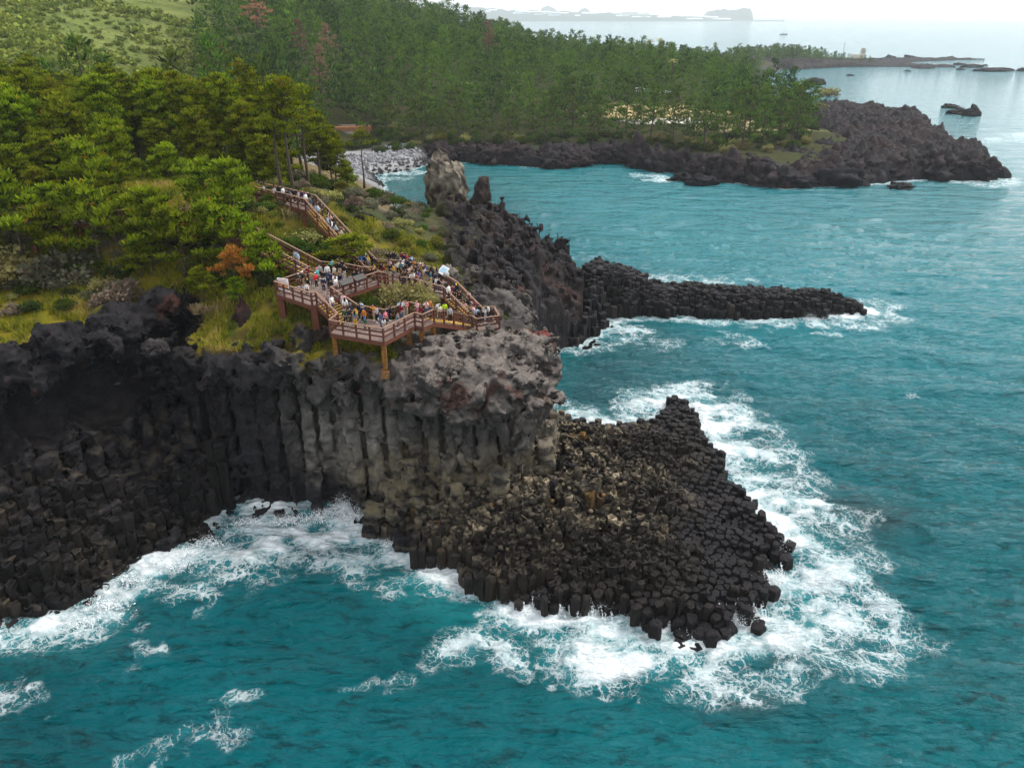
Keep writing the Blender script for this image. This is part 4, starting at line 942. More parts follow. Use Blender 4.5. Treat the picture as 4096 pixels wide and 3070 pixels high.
# --- far wood behind the bay: the front trees one by one, the rest as one mass
glade = lambda x, y: math.hypot((x - 62) * .45, y - 335) > 11 and math.hypot((x - 92) * .7, y - 312) > 8 and math.hypot((x - 62) * .6, (y - 318) * 1.6) > 9
Z2 = [(-82,300),(-56,298),(-44,284),(-28,289),(-10,285),(18,283),(48,280),(66,263),(82,264),(96,272),(112,304),(120,332),(128,365),(134,400),(130,450),(150,530),(180,620),(215,720),(100,760),(-100,760),(-260,560),(-220,430),(-150,410),(-122,350),(-100,330)]
Z4 = [(-60,152),(-46,152),(-53,190),(-62,235),(-66,292),(-88,330),(-150,330),(-118,250),(-125,200),(-112,160)]
pts = [(x, y) for (x, y) in poisson(Z2, 6.8, 26000, 9, lambda x, y: inview(x, y, 15) and glade(x, y) and x > -.35 * y and rt.random() < (1 if y < 480 else .5))] + poisson(Z4, 5.4, 4000, 10, lambda x, y: inview(x, y) and (y < 162 or x > -.37 * y))
pts.sort(key=lambda p: p[1] + .12 * abs(p[0])); n_ind = 285 - near_n - 25; bulk = []
for i, (x, y) in enumerate(pts):
    k = rt.randrange(4); s = rt.uniform(.8, 1.7) * (.84 if y > 340 and x > 10 else 1); z = GZ(x, y) - .3; rz = rt.random() * 6.28
    if i < n_ind:
        if y < 285 and x < -40: lab, gr = 'dark green pine on the slope between the near wood and the beach', 'pines above the beach'
        elif x > 62: lab, gr = 'pine in the wood on the lava point, by its pale dry glades', 'pines on the lava point'
        elif y < 298: lab, gr = 'pine of the first row above the dark lava shore across the bay', 'pines along the far shore'
        else: lab, gr = 'pine close behind the first row of the wood across the bay', 'pines behind the far shore'
        plant_tree(FAR[k], x, y, z, rz, s, lab, gr)
    else: bulk.append((x, y, z, rz, s, k))
def forest(name, items, frac=.6):
    VV = []; FF = []; TT = []; o = 0
    for (x, y, z, rz, s, k) in items:
        V, F, tn = FAR[k][2]; sel = rng.random(len(F)) < frac; V4 = V.reshape(-1, 4, 3)[sel]; c, si = math.cos(rz), math.sin(rz)
        V4 = V4 * s * np.array([1, 1, rt.uniform(.75, 1.1)]); cen = V4.mean(1, keepdims=True); V4 = cen + (V4 - cen) * 1.3
        X = V4[..., 0] * c - V4[..., 1] * si + x; Yv = V4[..., 0] * si + V4[..., 1] * c + y; Zv = V4[..., 2] + z
        VV.append(np.stack([X, Yv, Zv], -1).reshape(-1, 3)); TT.append(np.clip(tn[sel] + rt.uniform(-.34, .24) + .35 * float(fbm(np.float32(x * .022), np.float32(y * .022), np.float32(0), 2, 88)), 0, .96))
    VV = np.concatenate(VV); TT = np.concatenate(TT)
    me = np_mesh(name, VV, [np.arange(len(VV)).reshape(-1, 4)], [M_far], {'tone': ('FLOAT', 'FACE', TT)}, smooth=False)
    return tag(link(name, me), kind='stuff')
HILL = [(-330,360),(-220,345),(-150,360),(-120,410),(-220,430),(-260,560),(-400,560)]
bulk += [(x, y, GZ(x, y) - .3, rt.random() * 6, rt.uniform(.8, 1.2), rt.randrange(4)) for (x, y) in poisson(HILL, 8, 1500, 12, lambda x, y: y > 380 and -.55 < x / y < -.36)]
MEAD = [(-260,215),(-130,215),(-100,300),(-120,400),(-260,420)]

P2Z = [(235,850),(262,806),(290,815),(330,842),(365,850),(372,862),(330,900),(250,930)]
bulk += [(x, y, 6.5 * max(.5, 1 - max(0, x - 300) / 120), rt.random() * 6, rt.uniform(.8, 1.2) * max(.55, 1 - max(0, x - 290) / 130), rt.randrange(4)) for (x, y) in poisson(P2Z, 6, 1500, 14)]
forest('far_forest', bulk)
print('near', near_n, 'individual far', n_ind, 'bulk', len(bulk))

# ---------------------------------------------------------------- shrubs
def shrub_mesh(seed, rad, n, size, mat, flat=.75):
    rnd = random.Random(seed); cl = []
    for _ in range(16):
        a = rnd.random() * 6.28; q = rnd.random() ** .5 * .62; cl.append((math.cos(a) * q, math.sin(a) * q, .10 + .55 * rnd.random() * (1 - q * .8), .24 + .22 * rnd.random(), .95))
    V, F, tn = tufts(rnd, cl, n, size, .45, .2); V = V * np.array([1, 1, flat * 1.55])
    st = MB()
    for _ in range(7):
        a = rnd.random() * 6.28; st.tube([(0, 0, -.15), (math.cos(a) * .25, math.sin(a) * .25, .25), (math.cos(a) * .55, math.sin(a) * .55, .5)], [.02, .014, .006], 4)
    return np_mesh('foliage', V, [F], [mat], {'tone': ('FLOAT', 'FACE', tn)}, smooth=False), st.mesh('stem', M_bark)
L_olive = leafmat('olive_leaves', (.11, .11, .03), (.33, .31, .11), (.3, .22, .1), .96)
L_green = leafmat('green_leaves', (.018, .05, .008), (.075, .125, .015))
L_grey = leafmat('grey_leaves', (.07, .075, .045), (.19, .19, .12), (.2, .12, .05), .96)
L_brown = leafmat('bare_twigs', (.11, .085, .06), (.25, .20, .145))
L_dark = leafmat('dark_leaves', (.012, .032, .010), (.045, .075, .02))
L_yel = leafmat('yellow_leaves', (.07, .085, .012), (.20, .20, .03))
SH = {k: [shrub_mesh(200 + i * 9 + j, 1, 900, .075, m) for j in range(2)] for i, (k, m) in enumerate(dict(olive=L_olive, green=L_green, grey=L_grey, brown=L_brown, dark=L_dark, yel=L_yel).items())}
def shrub(kind, x, y, z, r, h, label, group=None, name='shrub', cat='shrub'):
    a = rt.randrange(2); t = thing(name, label, cat, (x, y, z), rt.random() * 6.28, group, (r, r, h)); link('foliage', SH[kind][a][0], t); link('stem', SH[kind][a][1], t); return t
for (k, x, y, z, r, h, lab) in [('olive', -11.0, 76.0, 18.5, 3.7, 3.5, 'big rounded olive shrub inside the ring of walkways'), ('olive', -9.2, 76.6, 18.3, 2.2, 2.4, 'smaller olive shrub under the stairs of the ring walkway'), ('green', -14.4, 74.0, 18.9, 1.5, 1.9, 'bright green bush between deck rail and olive shrub'),
        ('grey', -25.2, 106, 22.5, 5.2, 4.8, 'big silvery bush on the slope right of the long stairs'), ('grey', -20.8, 110, 19.8, 3.8, 3.6, 'silvery bush farthest up the slope toward the bay'), ('brown', -21.4, 99, 20.6, 3.0, 2.8, 'brown twiggy bush between the silvery bushes'), ('olive', -19.2, 95.5, 20, 3.2, 2.8, 'dull olive bush beside the long stairs'),
        ('dark', -15.2, 101, 18.6, 2.4, 2.8, 'dark green bush at the edge of the small meadow'), ('green', -19.5, 116, 17.3, 2.2, 2.4, 'green bush below the slender pine'), ('dark', -16.2, 121, 15.5, 2.0, 2.8, 'dark pointed bush before the bay water'), ('green', -12.8, 127, 15, 3.0, 2.6, 'green bush left of the pale rock stack'), ('yel', -11.4, 131.5, 15.4, 2.4, 4.2, 'yellow green bush clinging to the pale rock stack'),
        ('green', -21.5, 86.6, 21.3, 2.6, 2.4, 'green bush between the two flights of stairs'), ('dark', -20, 84.5, 20.8, 2.0, 2.0, 'dark bush above the upper deck'), ('olive', -25, 88, 22.4, 3.0, 2.0, 'straggling olive bush under the upper landing'), ('brown', -16.4, 91.5, 18.9, 2.2, 2.0, 'brown bush beside the foot of the long stairs'),
        ('grey', -47.5, 78.5, 20.5, 4.4, 3.9, 'grey olive thicket on the bank, right half'), ('olive', -52.5, 77.5, 20.5, 4.6, 4.0, 'grey olive thicket at the left picture edge'), ('grey', -57.5, 77, 20.5, 4.6, 3.6, 'olive thicket cut by the left picture edge'), ('brown', -41.2, 76.0, 18.6, 3.0, 3.0, 'bare brown bush on top of the lava ridge'), ('grey', -49.5, 73.5, 18.2, 2.0, 1.8, 'low grey bush below the thicket on the grass bank'),
        ('dark', -37.5, 84.5, 22.8, 2.4, 1.8, 'dark undergrowth bush below the boardwalk'), ('green', -26.5, 84.5, 21.2, 2.0, 1.6, 'green bush under the lower stairs'), ('yel', -23.6, 72.8, 17.3, 1.2, 1.0, 'yellow green bush below the notice board'), ('green', -30.5, 80.5, 19.8, 2.2, 1.6, 'green bush on the slope left of the lower stairs'),
        ('dark', -27.5, 92.5, 23.6, 2.2, 2.6, 'dark bush behind the upper landing'), ('green', -25.5, 97, 23.6, 2.6, 3.0, 'green bush at the head of the long stairs'), ('olive', -29, 101, 24, 3, 3.4, 'olive bush below the slim pines'), ('green', -31, 109, 23.6, 3, 3, 'green bush under the slim pines by the path'),('dark', -28, 124, 19.5, 3, 2.8, 'dark bush on the bank above the boulder beach')]:
    zz = 99 if 'ring' in lab or 'olive shrub' in lab else GZ(x, y) if not (-66 < x < 10 and y < 99) else float(T(x, y))
    shrub(k, x, y, min(z, zz) - .15, r, h, lab)
for (k, u, v, z, r, h, lab) in [('green', 1545, 545, 4, 5, 4, 'bright bush at the right end of the boulder beach'), ('yel', 1760, 560, 5, 4, 3, 'yellow green bush on the brow of the far lava shore'), ('olive', 1570, 520, 6, 5, 3, 'olive bush behind the boulder beach'), ('green', 2650, 560, 6, 5, 3, 'green bush where the far wood meets the lava'), ('olive', 3310, 385, 7, 9, 6, 'pale tan mound of shrub on the lava point'), ('olive', 3260, 440, 7, 6, 4, 'smaller tan shrub mound below the larger one on the point'),
        ('yel', 3030, 545, 5.5, 2.5, 2, 'bright yellow green shrub on the red lava'), ('grey', 2800, 285, 10, 12, 5, 'long grey green shrub bank beside the dry glade')]:
    q = PG(u, v, z); shrub(k, q[0], q[1], q[2] - .4, r, h, lab)
for zone, n, nm in (([(-31,88),(-24,93),(-17,97),(-10.5,92),(-9.5,100),(-9.5,112),(-12,124),(-22,135),(-33,128),(-33,104)], 95, 'slope right of the long stairs'), ([(-60,71),(-46,73),(-40,78),(-33,82),(-27,76),(-25,79.5),(-26,81),(-30,88),(-45,85.5),(-62,84)], 90, 'bank between boardwalk and sea cliff'), ([(-24,82.5),(-17,84.5),(-17,87.5),(-24,88.5),(-30,92),(-30,88)], 14, 'ground between the two flights of stairs')):
    for (x, y) in poisson(zone, 1.5, n * 5, 40 + n, inview)[:n]:
        k = rt.choice(['olive', 'green', 'grey', 'brown', 'yel', 'dark', 'green']); r = rt.uniform(.8, 2.0)
        shrub(k, x, y, float(T(x, y)) - .2, r, r * rt.uniform(.7, 1.0), {'olive': 'small olive bush', 'green': 'small green bush', 'grey': 'small silvery bush', 'brown': 'small brown bush', 'yel': 'small yellowish bush', 'dark': 'small dark bush'}[k] + ' on the ' + nm, 'bushes on the ' + nm)
for i, (x, y) in enumerate(poisson([(-60,279),(-44,272),(-28,286),(-10,283),(18,281),(48,276),(66,259),(84,260),(98,268),(116,310),(124,345),(112,350),(92,290),(66,275),(40,292),(-20,297),(-50,296)], 4.6, 2600, 66, inview)):
    k = rt.choice(['green', 'dark', 'green', 'olive', 'dark']); shrub(k, x, y, GZ(x, y) - .6, rt.uniform(2.2, 4.2), rt.uniform(2, 4), {'green': 'green', 'dark': 'dark green', 'olive': 'dull olive'}[k] + ' bush at the foot of the far wood above the lava', 'bushes at the foot of the far wood')
def scrub():
    V0, F0, t0 = tufts(random.Random(3), [(math.cos(a) * .5, math.sin(a) * .5, .3, .55, .8) for a in (0, 1.3, 2.6, 3.9, 5.2)] + [(0, 0, .6, .6, .8)], 55, .34, .5, .3); VV = []; TT = []
    pts = poisson([(-330,175),(-90,175),(-100,240),(-92,300),(-105,345),(-150,360),(-330,360)], 2.7, 7500, 21, inview)
    for (x, y) in pts:
        nz = float(fbm(x * .03, y * .03, 0, 2, 77)); s = rt.uniform(.5, 2.5) * (1 + .8 * nz); sel = rng.random(len(F0)) < .8; a = rt.random() * 6.28; V = V0.reshape(-1, 4, 3)[sel] * s; X = V[..., 0] * math.cos(a) - V[..., 1] * math.sin(a) + x; Y_ = V[..., 0] * math.sin(a) + V[..., 1] * math.cos(a) + y
        VV.append(np.stack([X, Y_, V[..., 2] + GZ(x, y) - .3], -1).reshape(-1, 3)); TT.append(np.clip(t0[sel] * .8 + .25 * nz + rt.uniform(-.25, .25), 0, .95))
    VV = np.concatenate(VV); tag(link('meadow_scrub', np_mesh('meadow_scrub', VV, [np.arange(len(VV)).reshape(-1, 4)], [leafmat('scrub_leaves', (.09, .135, .025), (.27, .34, .065))], {'tone': ('FLOAT', 'FACE', np.concatenate(TT))}, smooth=False)), kind='stuff')
scrub()
t = thing('hedge', 'clipped dark green hedge above the grey steps', 'hedge', PG(1490, 508)); hv = []
V, F, tn = tufts(random.Random(5), [(x * .9, y * .8, .9, .85, 1.1) for x in range(-7, 8) for y in (-1, 0, 1)], 260, .16, .45, .3)
link('foliage', np_mesh('foliage', V, [F], [L_green], {'tone': ('FLOAT', 'FACE', tn * .6)}, smooth=False), t)
# grass: tufts over the turf near the cliff
def grass():
    n = 42000; x = rng.uniform(-62, 6, n).astype(np.float32); y = rng.uniform(58, 99, n).astype(np.float32); d = polysd(OUT, x, y)
    nz = fbm(x * .25, y * .25, 0, 3, 601); keep = (d < -1.6) & (nz > -.25) & ~((x > -11) & (y < 74)) & ~((x > -6.6) & (y > 73)) & ~((x < -52) & (y > 80)); x, y, nz = x[keep], y[keep], nz[keep]; z = T(x, y) + .1
    V = []; Tn = []
    for b in range(6):
        a = rng.uniform(0, 6.28, len(x)); L = rng.uniform(.25, .62, len(x)) * (1 + .5 * nz); w_ = rng.uniform(.02, .045, len(x)); bx = x + rng.normal(0, .12, len(x)); by = y + rng.normal(0, .12, len(x))
        ex = bx + np.cos(a) * L * .6; ey = by + np.sin(a) * L * .6; px_ = -np.sin(a) * w_; py_ = np.cos(a) * w_
        V.append(np.stack([np.stack([bx - px_, by - py_, z - .1], 1), np.stack([bx + px_, by + py_, z - .1], 1), np.stack([ex + px_ * .4, ey + py_ * .4, z + L * .8], 1), np.stack([ex - px_ * .4, ey - py_ * .4, z + L * .8], 1)], 1))
        Tn.append(np.clip(.5 + .8 * nz + rng.normal(0, .22, len(x)), 0, 1))
    V = np.concatenate(V).reshape(-1, 3)
    tag(link('grass', np_mesh('grass', V, [np.arange(len(V)).reshape(-1, 4)], [leafmat('grass_blades', (.065, .10, .010), (.30, .28, .022), (.36, .25, .10), .97)], {'tone': ('FLOAT', 'FACE', np.concatenate(Tn))}, smooth=False)), kind='stuff')
grass()
# dry plumes
M_plume = leafmat('dry_plumes', (.26, .19, .09), (.46, .36, .20))
def plume(x, y, z, r, h, label):
    V = []; n = 150; a = rng.uniform(0, 6.28, n); q = r * rng.uniform(0, 1, n) ** .5; bx, by = q * np.cos(a) * .5, q * np.sin(a) * .5; tx, ty = bx + np.cos(a) * h * .5 * rng.random(n), by + np.sin(a) * h * .5 * rng.random(n); L = h * rng.uniform(.6, 1, n)
    w_ = .05; V = np.stack([np.stack([bx - w_, by, bx * 0], 1), np.stack([bx + w_, by, bx * 0], 1), np.stack([tx + w_ * 1.3, ty, L], 1), np.stack([tx - w_ * 1.3, ty, L], 1)], 1).reshape(-1, 3)
    tag(link('pampas_grass', np_mesh('plume', V, [np.arange(len(V)).reshape(-1, 4)], [M_plume], {'tone': ('FLOAT', 'FACE', rng.random(n))}, smooth=False), None, (x, y, z)), label, 'tall grass', 'clumps of dry tall grass')
for (u, v, z, r, h, lab) in [(1170,925,22.6,1.6,3.4,'tall arching dry grass under the upper landing'),(845,1250,17.8,1.6,1.3,'dry straw grass on the bank left of the notice board deck'),(790,1245,17.9,1.2,1.0,'smaller straw grass clump at the foot of the thin pine'),(1092,1250,17.8,.9,1.2,'dry grass clump beside the deck corner footing')]:
    q = P(u, v, z); plume(q[0], q[1], q[2] - .2, r, h, lab)

# ---------------------------------------------------------------- rocks that stand alone
def rock(name, label, cat, loc, dims, seed, col, jag=.35, group=None, rz=0, sub=4, col2=None, mesh=None, shape=None):
    if mesh is None:
        import bmesh
        bm = bmesh.new(); bmesh.ops.create_icosphere(bm, subdivisions=sub, radius=1); V = np.array([v.co[:] for v in bm.verts], np.float32); F = np.array([[v.index for v in f.verts] for f in bm.faces]); bm.free()
        if shape: V = shape(V)
        k = 1.4; r = 1 + jag * 2.2 * (billow(V[:, 0] * k + seed, V[:, 1] * k, V[:, 2] * k, 4, seed) - .3) + jag * .35 * fbm(V[:, 0] * 4, V[:, 1] * 4 + seed, V[:, 2] * 4, 3, seed + 3) + jag * .75 * facet(V[:, 0] + seed, V[:, 1], V[:, 2], .75, seed + 5) + jag * .3 * facet(V[:, 0] + seed, V[:, 1], V[:, 2], .3, seed + 6)
        V = V * r[:, None] * np.array(dims) ; n = fbm(V[:, 0] * .7, V[:, 1] * .7, V[:, 2] * .7, 3, seed + 9)
        c = np.tile(np.array(col), (len(V), 1)); c2 = np.array(col2 if col2 else [q * .55 for q in col]); m = np.clip(.5 + 1.6 * n, 0, 1)[:, None]; c = c * (1 - m) + c2 * m
        mesh = np_mesh(name, V, [F], [standmat], {'albedo': ('COLOR', 'POINT', c)})
    return tag(link(name, mesh, None, loc, rz), label, cat, group)
standmat = rockmat('standing_rock', .9)
def stackshape(V):
    V = V.copy(); V[:, 0] *= 1 - .32 * np.clip(V[:, 2], -1, 1) ; V[:, 0] -= .25 * V[:, 2]; V = np.sign(V) * np.abs(V) ** .75; return V
p = P(1782, 822, 14.2); rock('rock_stack', 'big pale weathered rock stack rising from the ridge above the bay', 'rock', (p[0], p[1], 18.3), (3.3, 2.8, 4.4), 11, (.30, .27, .22), .22, sub=5, col2=(.075, .06, .05), shape=stackshape)
p = P(1925, 880, 13.6); rock('rock_stack', 'smaller brown leaning rock pillar beside the pale stack', 'rock', (p[0], p[1], 16.8), (1.5, 1.5, 3.8), 12, (.10, .075, .065), .16, sub=5, shape=lambda V: np.stack([np.sign(V[:, 0]) * np.abs(V[:, 0]) ** .75 + .3 * V[:, 2], V[:, 1], V[:, 2]], 1), col2=(.055, .045, .045))
for (u, v, z, d, col, lab) in [(1788,1110,19.2,(1.5,1.2,1.2),(.26,.235,.21),'pale rounded boulder behind the rail of the rear deck'),(1680,872,16.3,(1.7,1.3,1.0),(.045,.04,.042),'dark boulder lying in the small meadow by the ridge'),(985,1300,17.0,(1.3,1.0,2.1),(.045,.034,.034),'dark lava pinnacle with a reddish side on the cliff brow'),(612,1392,16.2,(1.1,1.0,.8),(.11,.10,.10),'grey rounded boulder left on the cliff brow grass'),
        (735,1420,15.8,(1.3,1.0,.7),(.06,.055,.055),'dark flat boulder on the cliff brow below the straw grass'),(1270,1340,17.6,(1.1,.9,.7),(.10,.075,.07),'reddish grey boulder at the foot of the front deck'),(1350,1440,16.6,(1.0,.8,.6),(.16,.15,.14),'grey boulder under the left post of the front deck'),(655,1395,16.8,(.5,.5,.4),(.10,.09,.09),'small stone beside the grey boulder on the brow'),(1110,1375,17,(.6,.5,.45),(.09,.08,.08),'small dark stone on the grass below the notice board deck'),(1455,880,20,(1.2,1,.9),(.055,.045,.045),'dark boulder between the bushes beside the long stairs'),(1395,900,21,(.8,.7,.6),(.09,.08,.08),'grey stone beside the far rail of the long stairs')]:
    q = P(u, v, z); rock('boulder', lab, 'boulder', (q[0], q[1], q[2]), d, int(u) % 97 + 20, col, .3, 'boulders on the headland', rt.random() * 6, col2=((.085, .042, .037) if 'reddish side' in lab else None))
for (u, v, w_, h_) in ROCKS_IN_SEA:
    q = P(u, v, 0); rock('sea_rock', {2725:'small wet rock alone in foam at the mouth of the bay',2640:'dark rock close under the far lava shore',3170:'broad black rock standing out before the lava point',2800:'black rock at the left corner of the lava point shore',3345:'tall black block at the water before the lava point',3550:'black rock just off the back of the lava point',3800:'flat black rock off the tip of the lava point',3832:'double black rock off the tip of the lava point',3885:'tallest black rock off the tip, farthest out',3260:'small black rock beyond the lava point near the wood',3600:'low black rock under the front of the lava point'}[u], 'rock', (q[0], q[1], h_ * .15), (w_, w_ * .7, h_ * .8), int(u) % 53, (.036, .033, .040), .42, 'black rocks off the shore', 0, 4)
sk = []
for i, (u, v, w_, h_) in enumerate([(3795,235,12,4),(3770,236,4,2),(3835,260,9,3.5),(3765,265,9,3),(3695,274,14,3),(3840,280,6,3),(3885,270,14,5),(3960,285,22,5),(4010,283,16,5),(3400,303,5,2),(3080+400,262,4,2),(3320,268,7,4),(3270,272,6,3),(3560,232,10,5),(3580,240,8,3),(3640,230,12,4),(4090,285,9,4),(3630,285,5,1.5),(3940,263,5,2)]):
    q = P(u, v, 0); sk.append(rock('sea_rock', 'black reef rock off the second wooded point', 'rock', (q[0], q[1], 0), (w_ * .62, w_ * .4, h_ * .5), 60 + i, (.036, .034, .042), .45, 'reef rocks beyond the second point', 0, 3))
# lava boulders along the far shore
BOUL = []
for i in range(5):
    o = rock('lava_boulder', 'x', 'boulder', (0, 0, -50), (1, .85, .8), 90 + i, (.034, .029, .034), .5, None, 0, 4, col2=(.06, .042, .044)); BOUL.append(o.data); bpy.data.objects.remove(o)
lp = [(-29,280.3),(-13,275),(12.8,266),(26,271),(39,274.5),(53,257),(64,245),(80,233.5),(100,237),(131,247),(148,245)]
for i in range(95):
    a = rt.random() * (len(lp) - 1); k = int(a); f_ = a - k; x = lp[k][0] * (1 - f_) + lp[k + 1][0] * f_; y = lp[k][1] * (1 - f_) + lp[k + 1][1] * f_ + rt.uniform(0, 7); s = rt.uniform(1.6, 5.2)
    where = 'under the far wood' if x < 45 else ('at the front of the lava point' if x < 90 else 'on the outer shore of the lava point')
    o = link('lava_boulder', BOUL[i % 5], None, (x, y, .5 + .5 * max(0, y - (lp[k][1] * (1 - f_) + lp[k + 1][1] * f_)) * .8), (0, 0, rt.random() * 6), (s, s, s * rt.uniform(.7, 1.3)))
    tag(o, 'black lava boulder at the waterline ' + where, 'boulder', 'lava boulders ' + where)
def beach():
    n = 3600; x = rng.uniform(-72, -18, n).astype(np.float32); y = rng.uniform(232, 290, n).astype(np.float32); wl = polysd(WL, x, y); k = (wl < .8) & (wl > -17) & (np.hypot(x + 50, y - 254) < 34); x, y, wl = x[k], y[k], wl[k]
    V0 = np.array([(0,0,1),(1,0,0),(0,1,0),(-1,0,0),(0,-1,0),(.6,.6,.6),(-.6,.6,.55),(-.6,-.6,.6),(.6,-.6,.55)], np.float32); F0 = np.array([(0,5,6),(0,6,7),(0,7,8),(0,8,5),(5,1,2),(5,2,6),(6,2,3),(6,3,7),(7,3,4),(7,4,8),(8,4,1),(8,1,5)])
    s = rng.uniform(.25, .75, len(x)); z = np.array([GZ(a, b) for a, b in zip(x, y)]); z = np.where(wl > 0, .1, z)
    V = V0[None] * (s[:, None, None] * rng.uniform(.7, 1.2, (len(x), 1, 3))) + np.stack([x, y, z], 1)[:, None, :]; F = F0[None] + (np.arange(len(x)) * 9)[:, None, None]
    wet = sstep(-4.5, -.5, wl); c = (rng.uniform(.20, .40, (len(x), 1)) * np.array([[1, 1, 1.06]])) * (1 - .8 * wet[:, None])
    tag(link('beach_stones', np_mesh('stones', V.reshape(-1, 3), [F.reshape(-1, 3)], [farlava], {'albedo': ('COLOR', 'POINT', np.repeat(c, 9, 0))}, smooth=False)), kind='stuff')
beach()
# ---------------------------------------------------------------- timber walkways
def woodmat(name, col, sc=(1, 1, 1), plank=None):
    g = NG(name); p = g.obj(); n = g.noise(g.mapping(p, (1.5, 1.5, 6)), 3, 6, .6); c = g.mix(g.ramp(n, [(.3, 0), (.7, 1)]), tuple(k * .7 for k in col), tuple(k * 1.35 for k in col))
    if plank:
        wv = g.n('TexWave'); g.set(wv.inputs['Vector'], g.mapping(p, (1, 1, 1), (0, 0, plank))); wv.inputs['Scale'].default_value = 2.1; wv.bands_direction = 'X'
        c = g.mix(g.ramp(wv.outputs['Fac'], [(.0, .75), (.12, 0)]), c, (.03, .022, .018)); g.bump(wv.outputs['Fac'], .3, .02)
    return g.base(c, .8, .2).mat
W_rail = woodmat('stained_timber', (.105, .040, .027)); W_top = woodmat('worn_handrail', (.21, .125, .09)); W_floor = woodmat('deck_boards', (.19, .135, .115), plank=R(35)); W_beam = woodmat('fascia_timber', (.13, .045, .028))
W_nose = simple('worn_yellow_edge', (.50, .30, .06), .8, .2, 4, .4); W_tread = woodmat('stair_tread', (.13, .085, .068))
M_rust = simple('rusted_steel_post', (.20, .085, .018), .85, .3, 3, .6); M_conc = simple('concrete_pad', (.22, .20, .18), .9, .2, 3, .2); M_padr = simple('rust_stained_pad', (.24, .115, .045), .9, .2, 4, .4)
RH = 1.28
def railing(parent, pts, closed_posts=True, mid=(.36, .70), skip_last=False):
    """One run of railing: rails as a part, every post a sub-part."""
    m = MB()
    for a, b in zip(pts[:-1], pts[1:]):
        m.beam(a, b, .20, .06, RH, 1)
        for k in mid: m.beam(a, b, .05, .15, RH * k)
    r = m.build('railing', [W_rail, W_top], parent)
    done = set()
    for a, b in zip(pts[:-1], pts[1:]):
        a = Vector(a); b = Vector(b); n = max(1, round((b - a).xy.length / 1.45))
        for i in range(n + 1):
            q = a.lerp(b, i / n); key = (round(q.x, 1), round(q.y, 1))
            if key in done: continue
            done.add(key); pm = MB(); pm.box((q.x, q.y, q.z + (RH - .03) / 2 - .08), (.15, .15, RH + .13), math.atan2(b.y - a.y, b.x - a.x)); pm.build('post', W_rail, r)
    return r
def deck(name, label, cat, poly, z, rails, posts=(), fascia=True, zz=None):
    """Platform: boards, fascia beams, railings, support posts on pads."""
    t = thing(name, label, cat)
    zf = (lambda p: z) if zz is None else zz
    if zz is None:
        m = MB(); m.prism(poly, z - .07, z); m.build('floor', W_floor, t)
    else:
        m = MB(); n = len(poly); m.add([(p[0], p[1], zz(p)) for p in poly] + [(p[0], p[1], zz(p) - .07) for p in poly], [tuple(range(n)), tuple(range(2 * n - 1, n - 1, -1))] + [(i, n + i, n + (i + 1) % n, (i + 1) % n) for i in range(n)]); m.build('floor', W_floor, t)
    m = MB(); n = len(poly); cx = sum(p[0] for p in poly) / n; cyy = sum(p[1] for p in poly) / n
    for i in range(n):
        a, b = poly[i], poly[(i + 1) % n]; m.beam((a[0], a[1], zf(a)), (b[0], b[1], zf(b)), .10, .36, -.255)
    if zz is None:
        for k in range(3):
            f = (k + 1) / 4; y_ = min(p[1] for p in poly) * (1 - f) + max(p[1] for p in poly) * f
    m.build('fascia', W_beam, t)
    for r in rails: railing(t, [(p[0], p[1], zf(p)) for p in r])
    for (x, y, g, wd, mat, pad) in posts:
        g = min(g, float(T(x, y)) + .05)
        pm = MB(); pm.box((x, y, (z - .42 + g) / 2), (wd, wd, z - .42 - g)); sp = pm.build('support_post', mat, t)
        pm = MB(); pm.box((x, y, g - .3), (.75, .75, .7)); pm.build('footing', pad, sp)
    return t
def stair(name, label, tl, tr, bl, br, rl=True, rr=True, posts=True, tread_out=.05):
    """Flight between an upper edge (tl, tr) and a lower edge (bl, br); l and r as seen going down."""
    t = thing(name, label, 'stairs'); tl, tr, bl, br = [Vector(p) for p in (tl, tr, bl, br)]
    rise = tl.z - bl.z; n = max(3, round(rise / .17)); tm = MB(); nm = MB()
    for i in range(n):
        a0, a1 = tl.lerp(bl, i / n), tl.lerp(bl, (i + 1) / n); b0, b1 = tr.lerp(br, i / n), tr.lerp(br, (i + 1) / n); z = tl.z - rise * (i + 1) / (n + 1) 
        if (a1 - a0).cross(b0 - a0).z < 0: q = [a0, b0, b1, a1]
        else: q = [a0, a1, b1, b0]
        tm.prism([(p.x, p.y) for p in q], z - .06, z)
        e = (a1 + b1) / 2; nm.beam((a1.x, a1.y, z), (b1.x, b1.y, z), .09, .085, -.02)
    tm.build('tread', W_tread, t); nm.build('nosing', W_nose, t); sm = MB()
    for a, b in ((tl, bl), (tr, br)): sm.beam(a, b, .10, .42, -.30)
    sm.build('stringer', W_beam, t)
    if rl: railing(t, [tl, bl])
    if rr: railing(t, [tr, br])
    return t
zA, zB, zC, zD = 19.4, 20.9, 17.0, 19.0
A = [(-16.9,67.1),(-11.6,64.9),(-9.25,69.1),(-8.45,68.5),(-7.5,70.0),(-8.9,71.3),(-10.1,72.1),(-11.0,71.0),(-12.2,69.9),(-14.1,70.8),(-15.1,71.4),(-16.5,68.9)]
deck('viewing_deck', 'lowest viewing deck with a pointed corner jutting toward the sea cliff', 'viewing deck', A, zA, [[A[11], A[0], A[1], A[2], A[3], A[4]], A[5:11]],
     [(-11.7,65.2,16.9,.42,M_rust,M_padr),(-16.6,67.2,17.6,.40,M_rust,M_padr),(-8.6,68.9,17.0,.42,M_rust,M_padr),(-9.9,69.4,16.9,.42,M_rust,M_padr),(-7.7,70.2,17.2,.42,M_rust,M_padr),(-12.6,69.4,17.4,.4,M_rust,M_padr)])
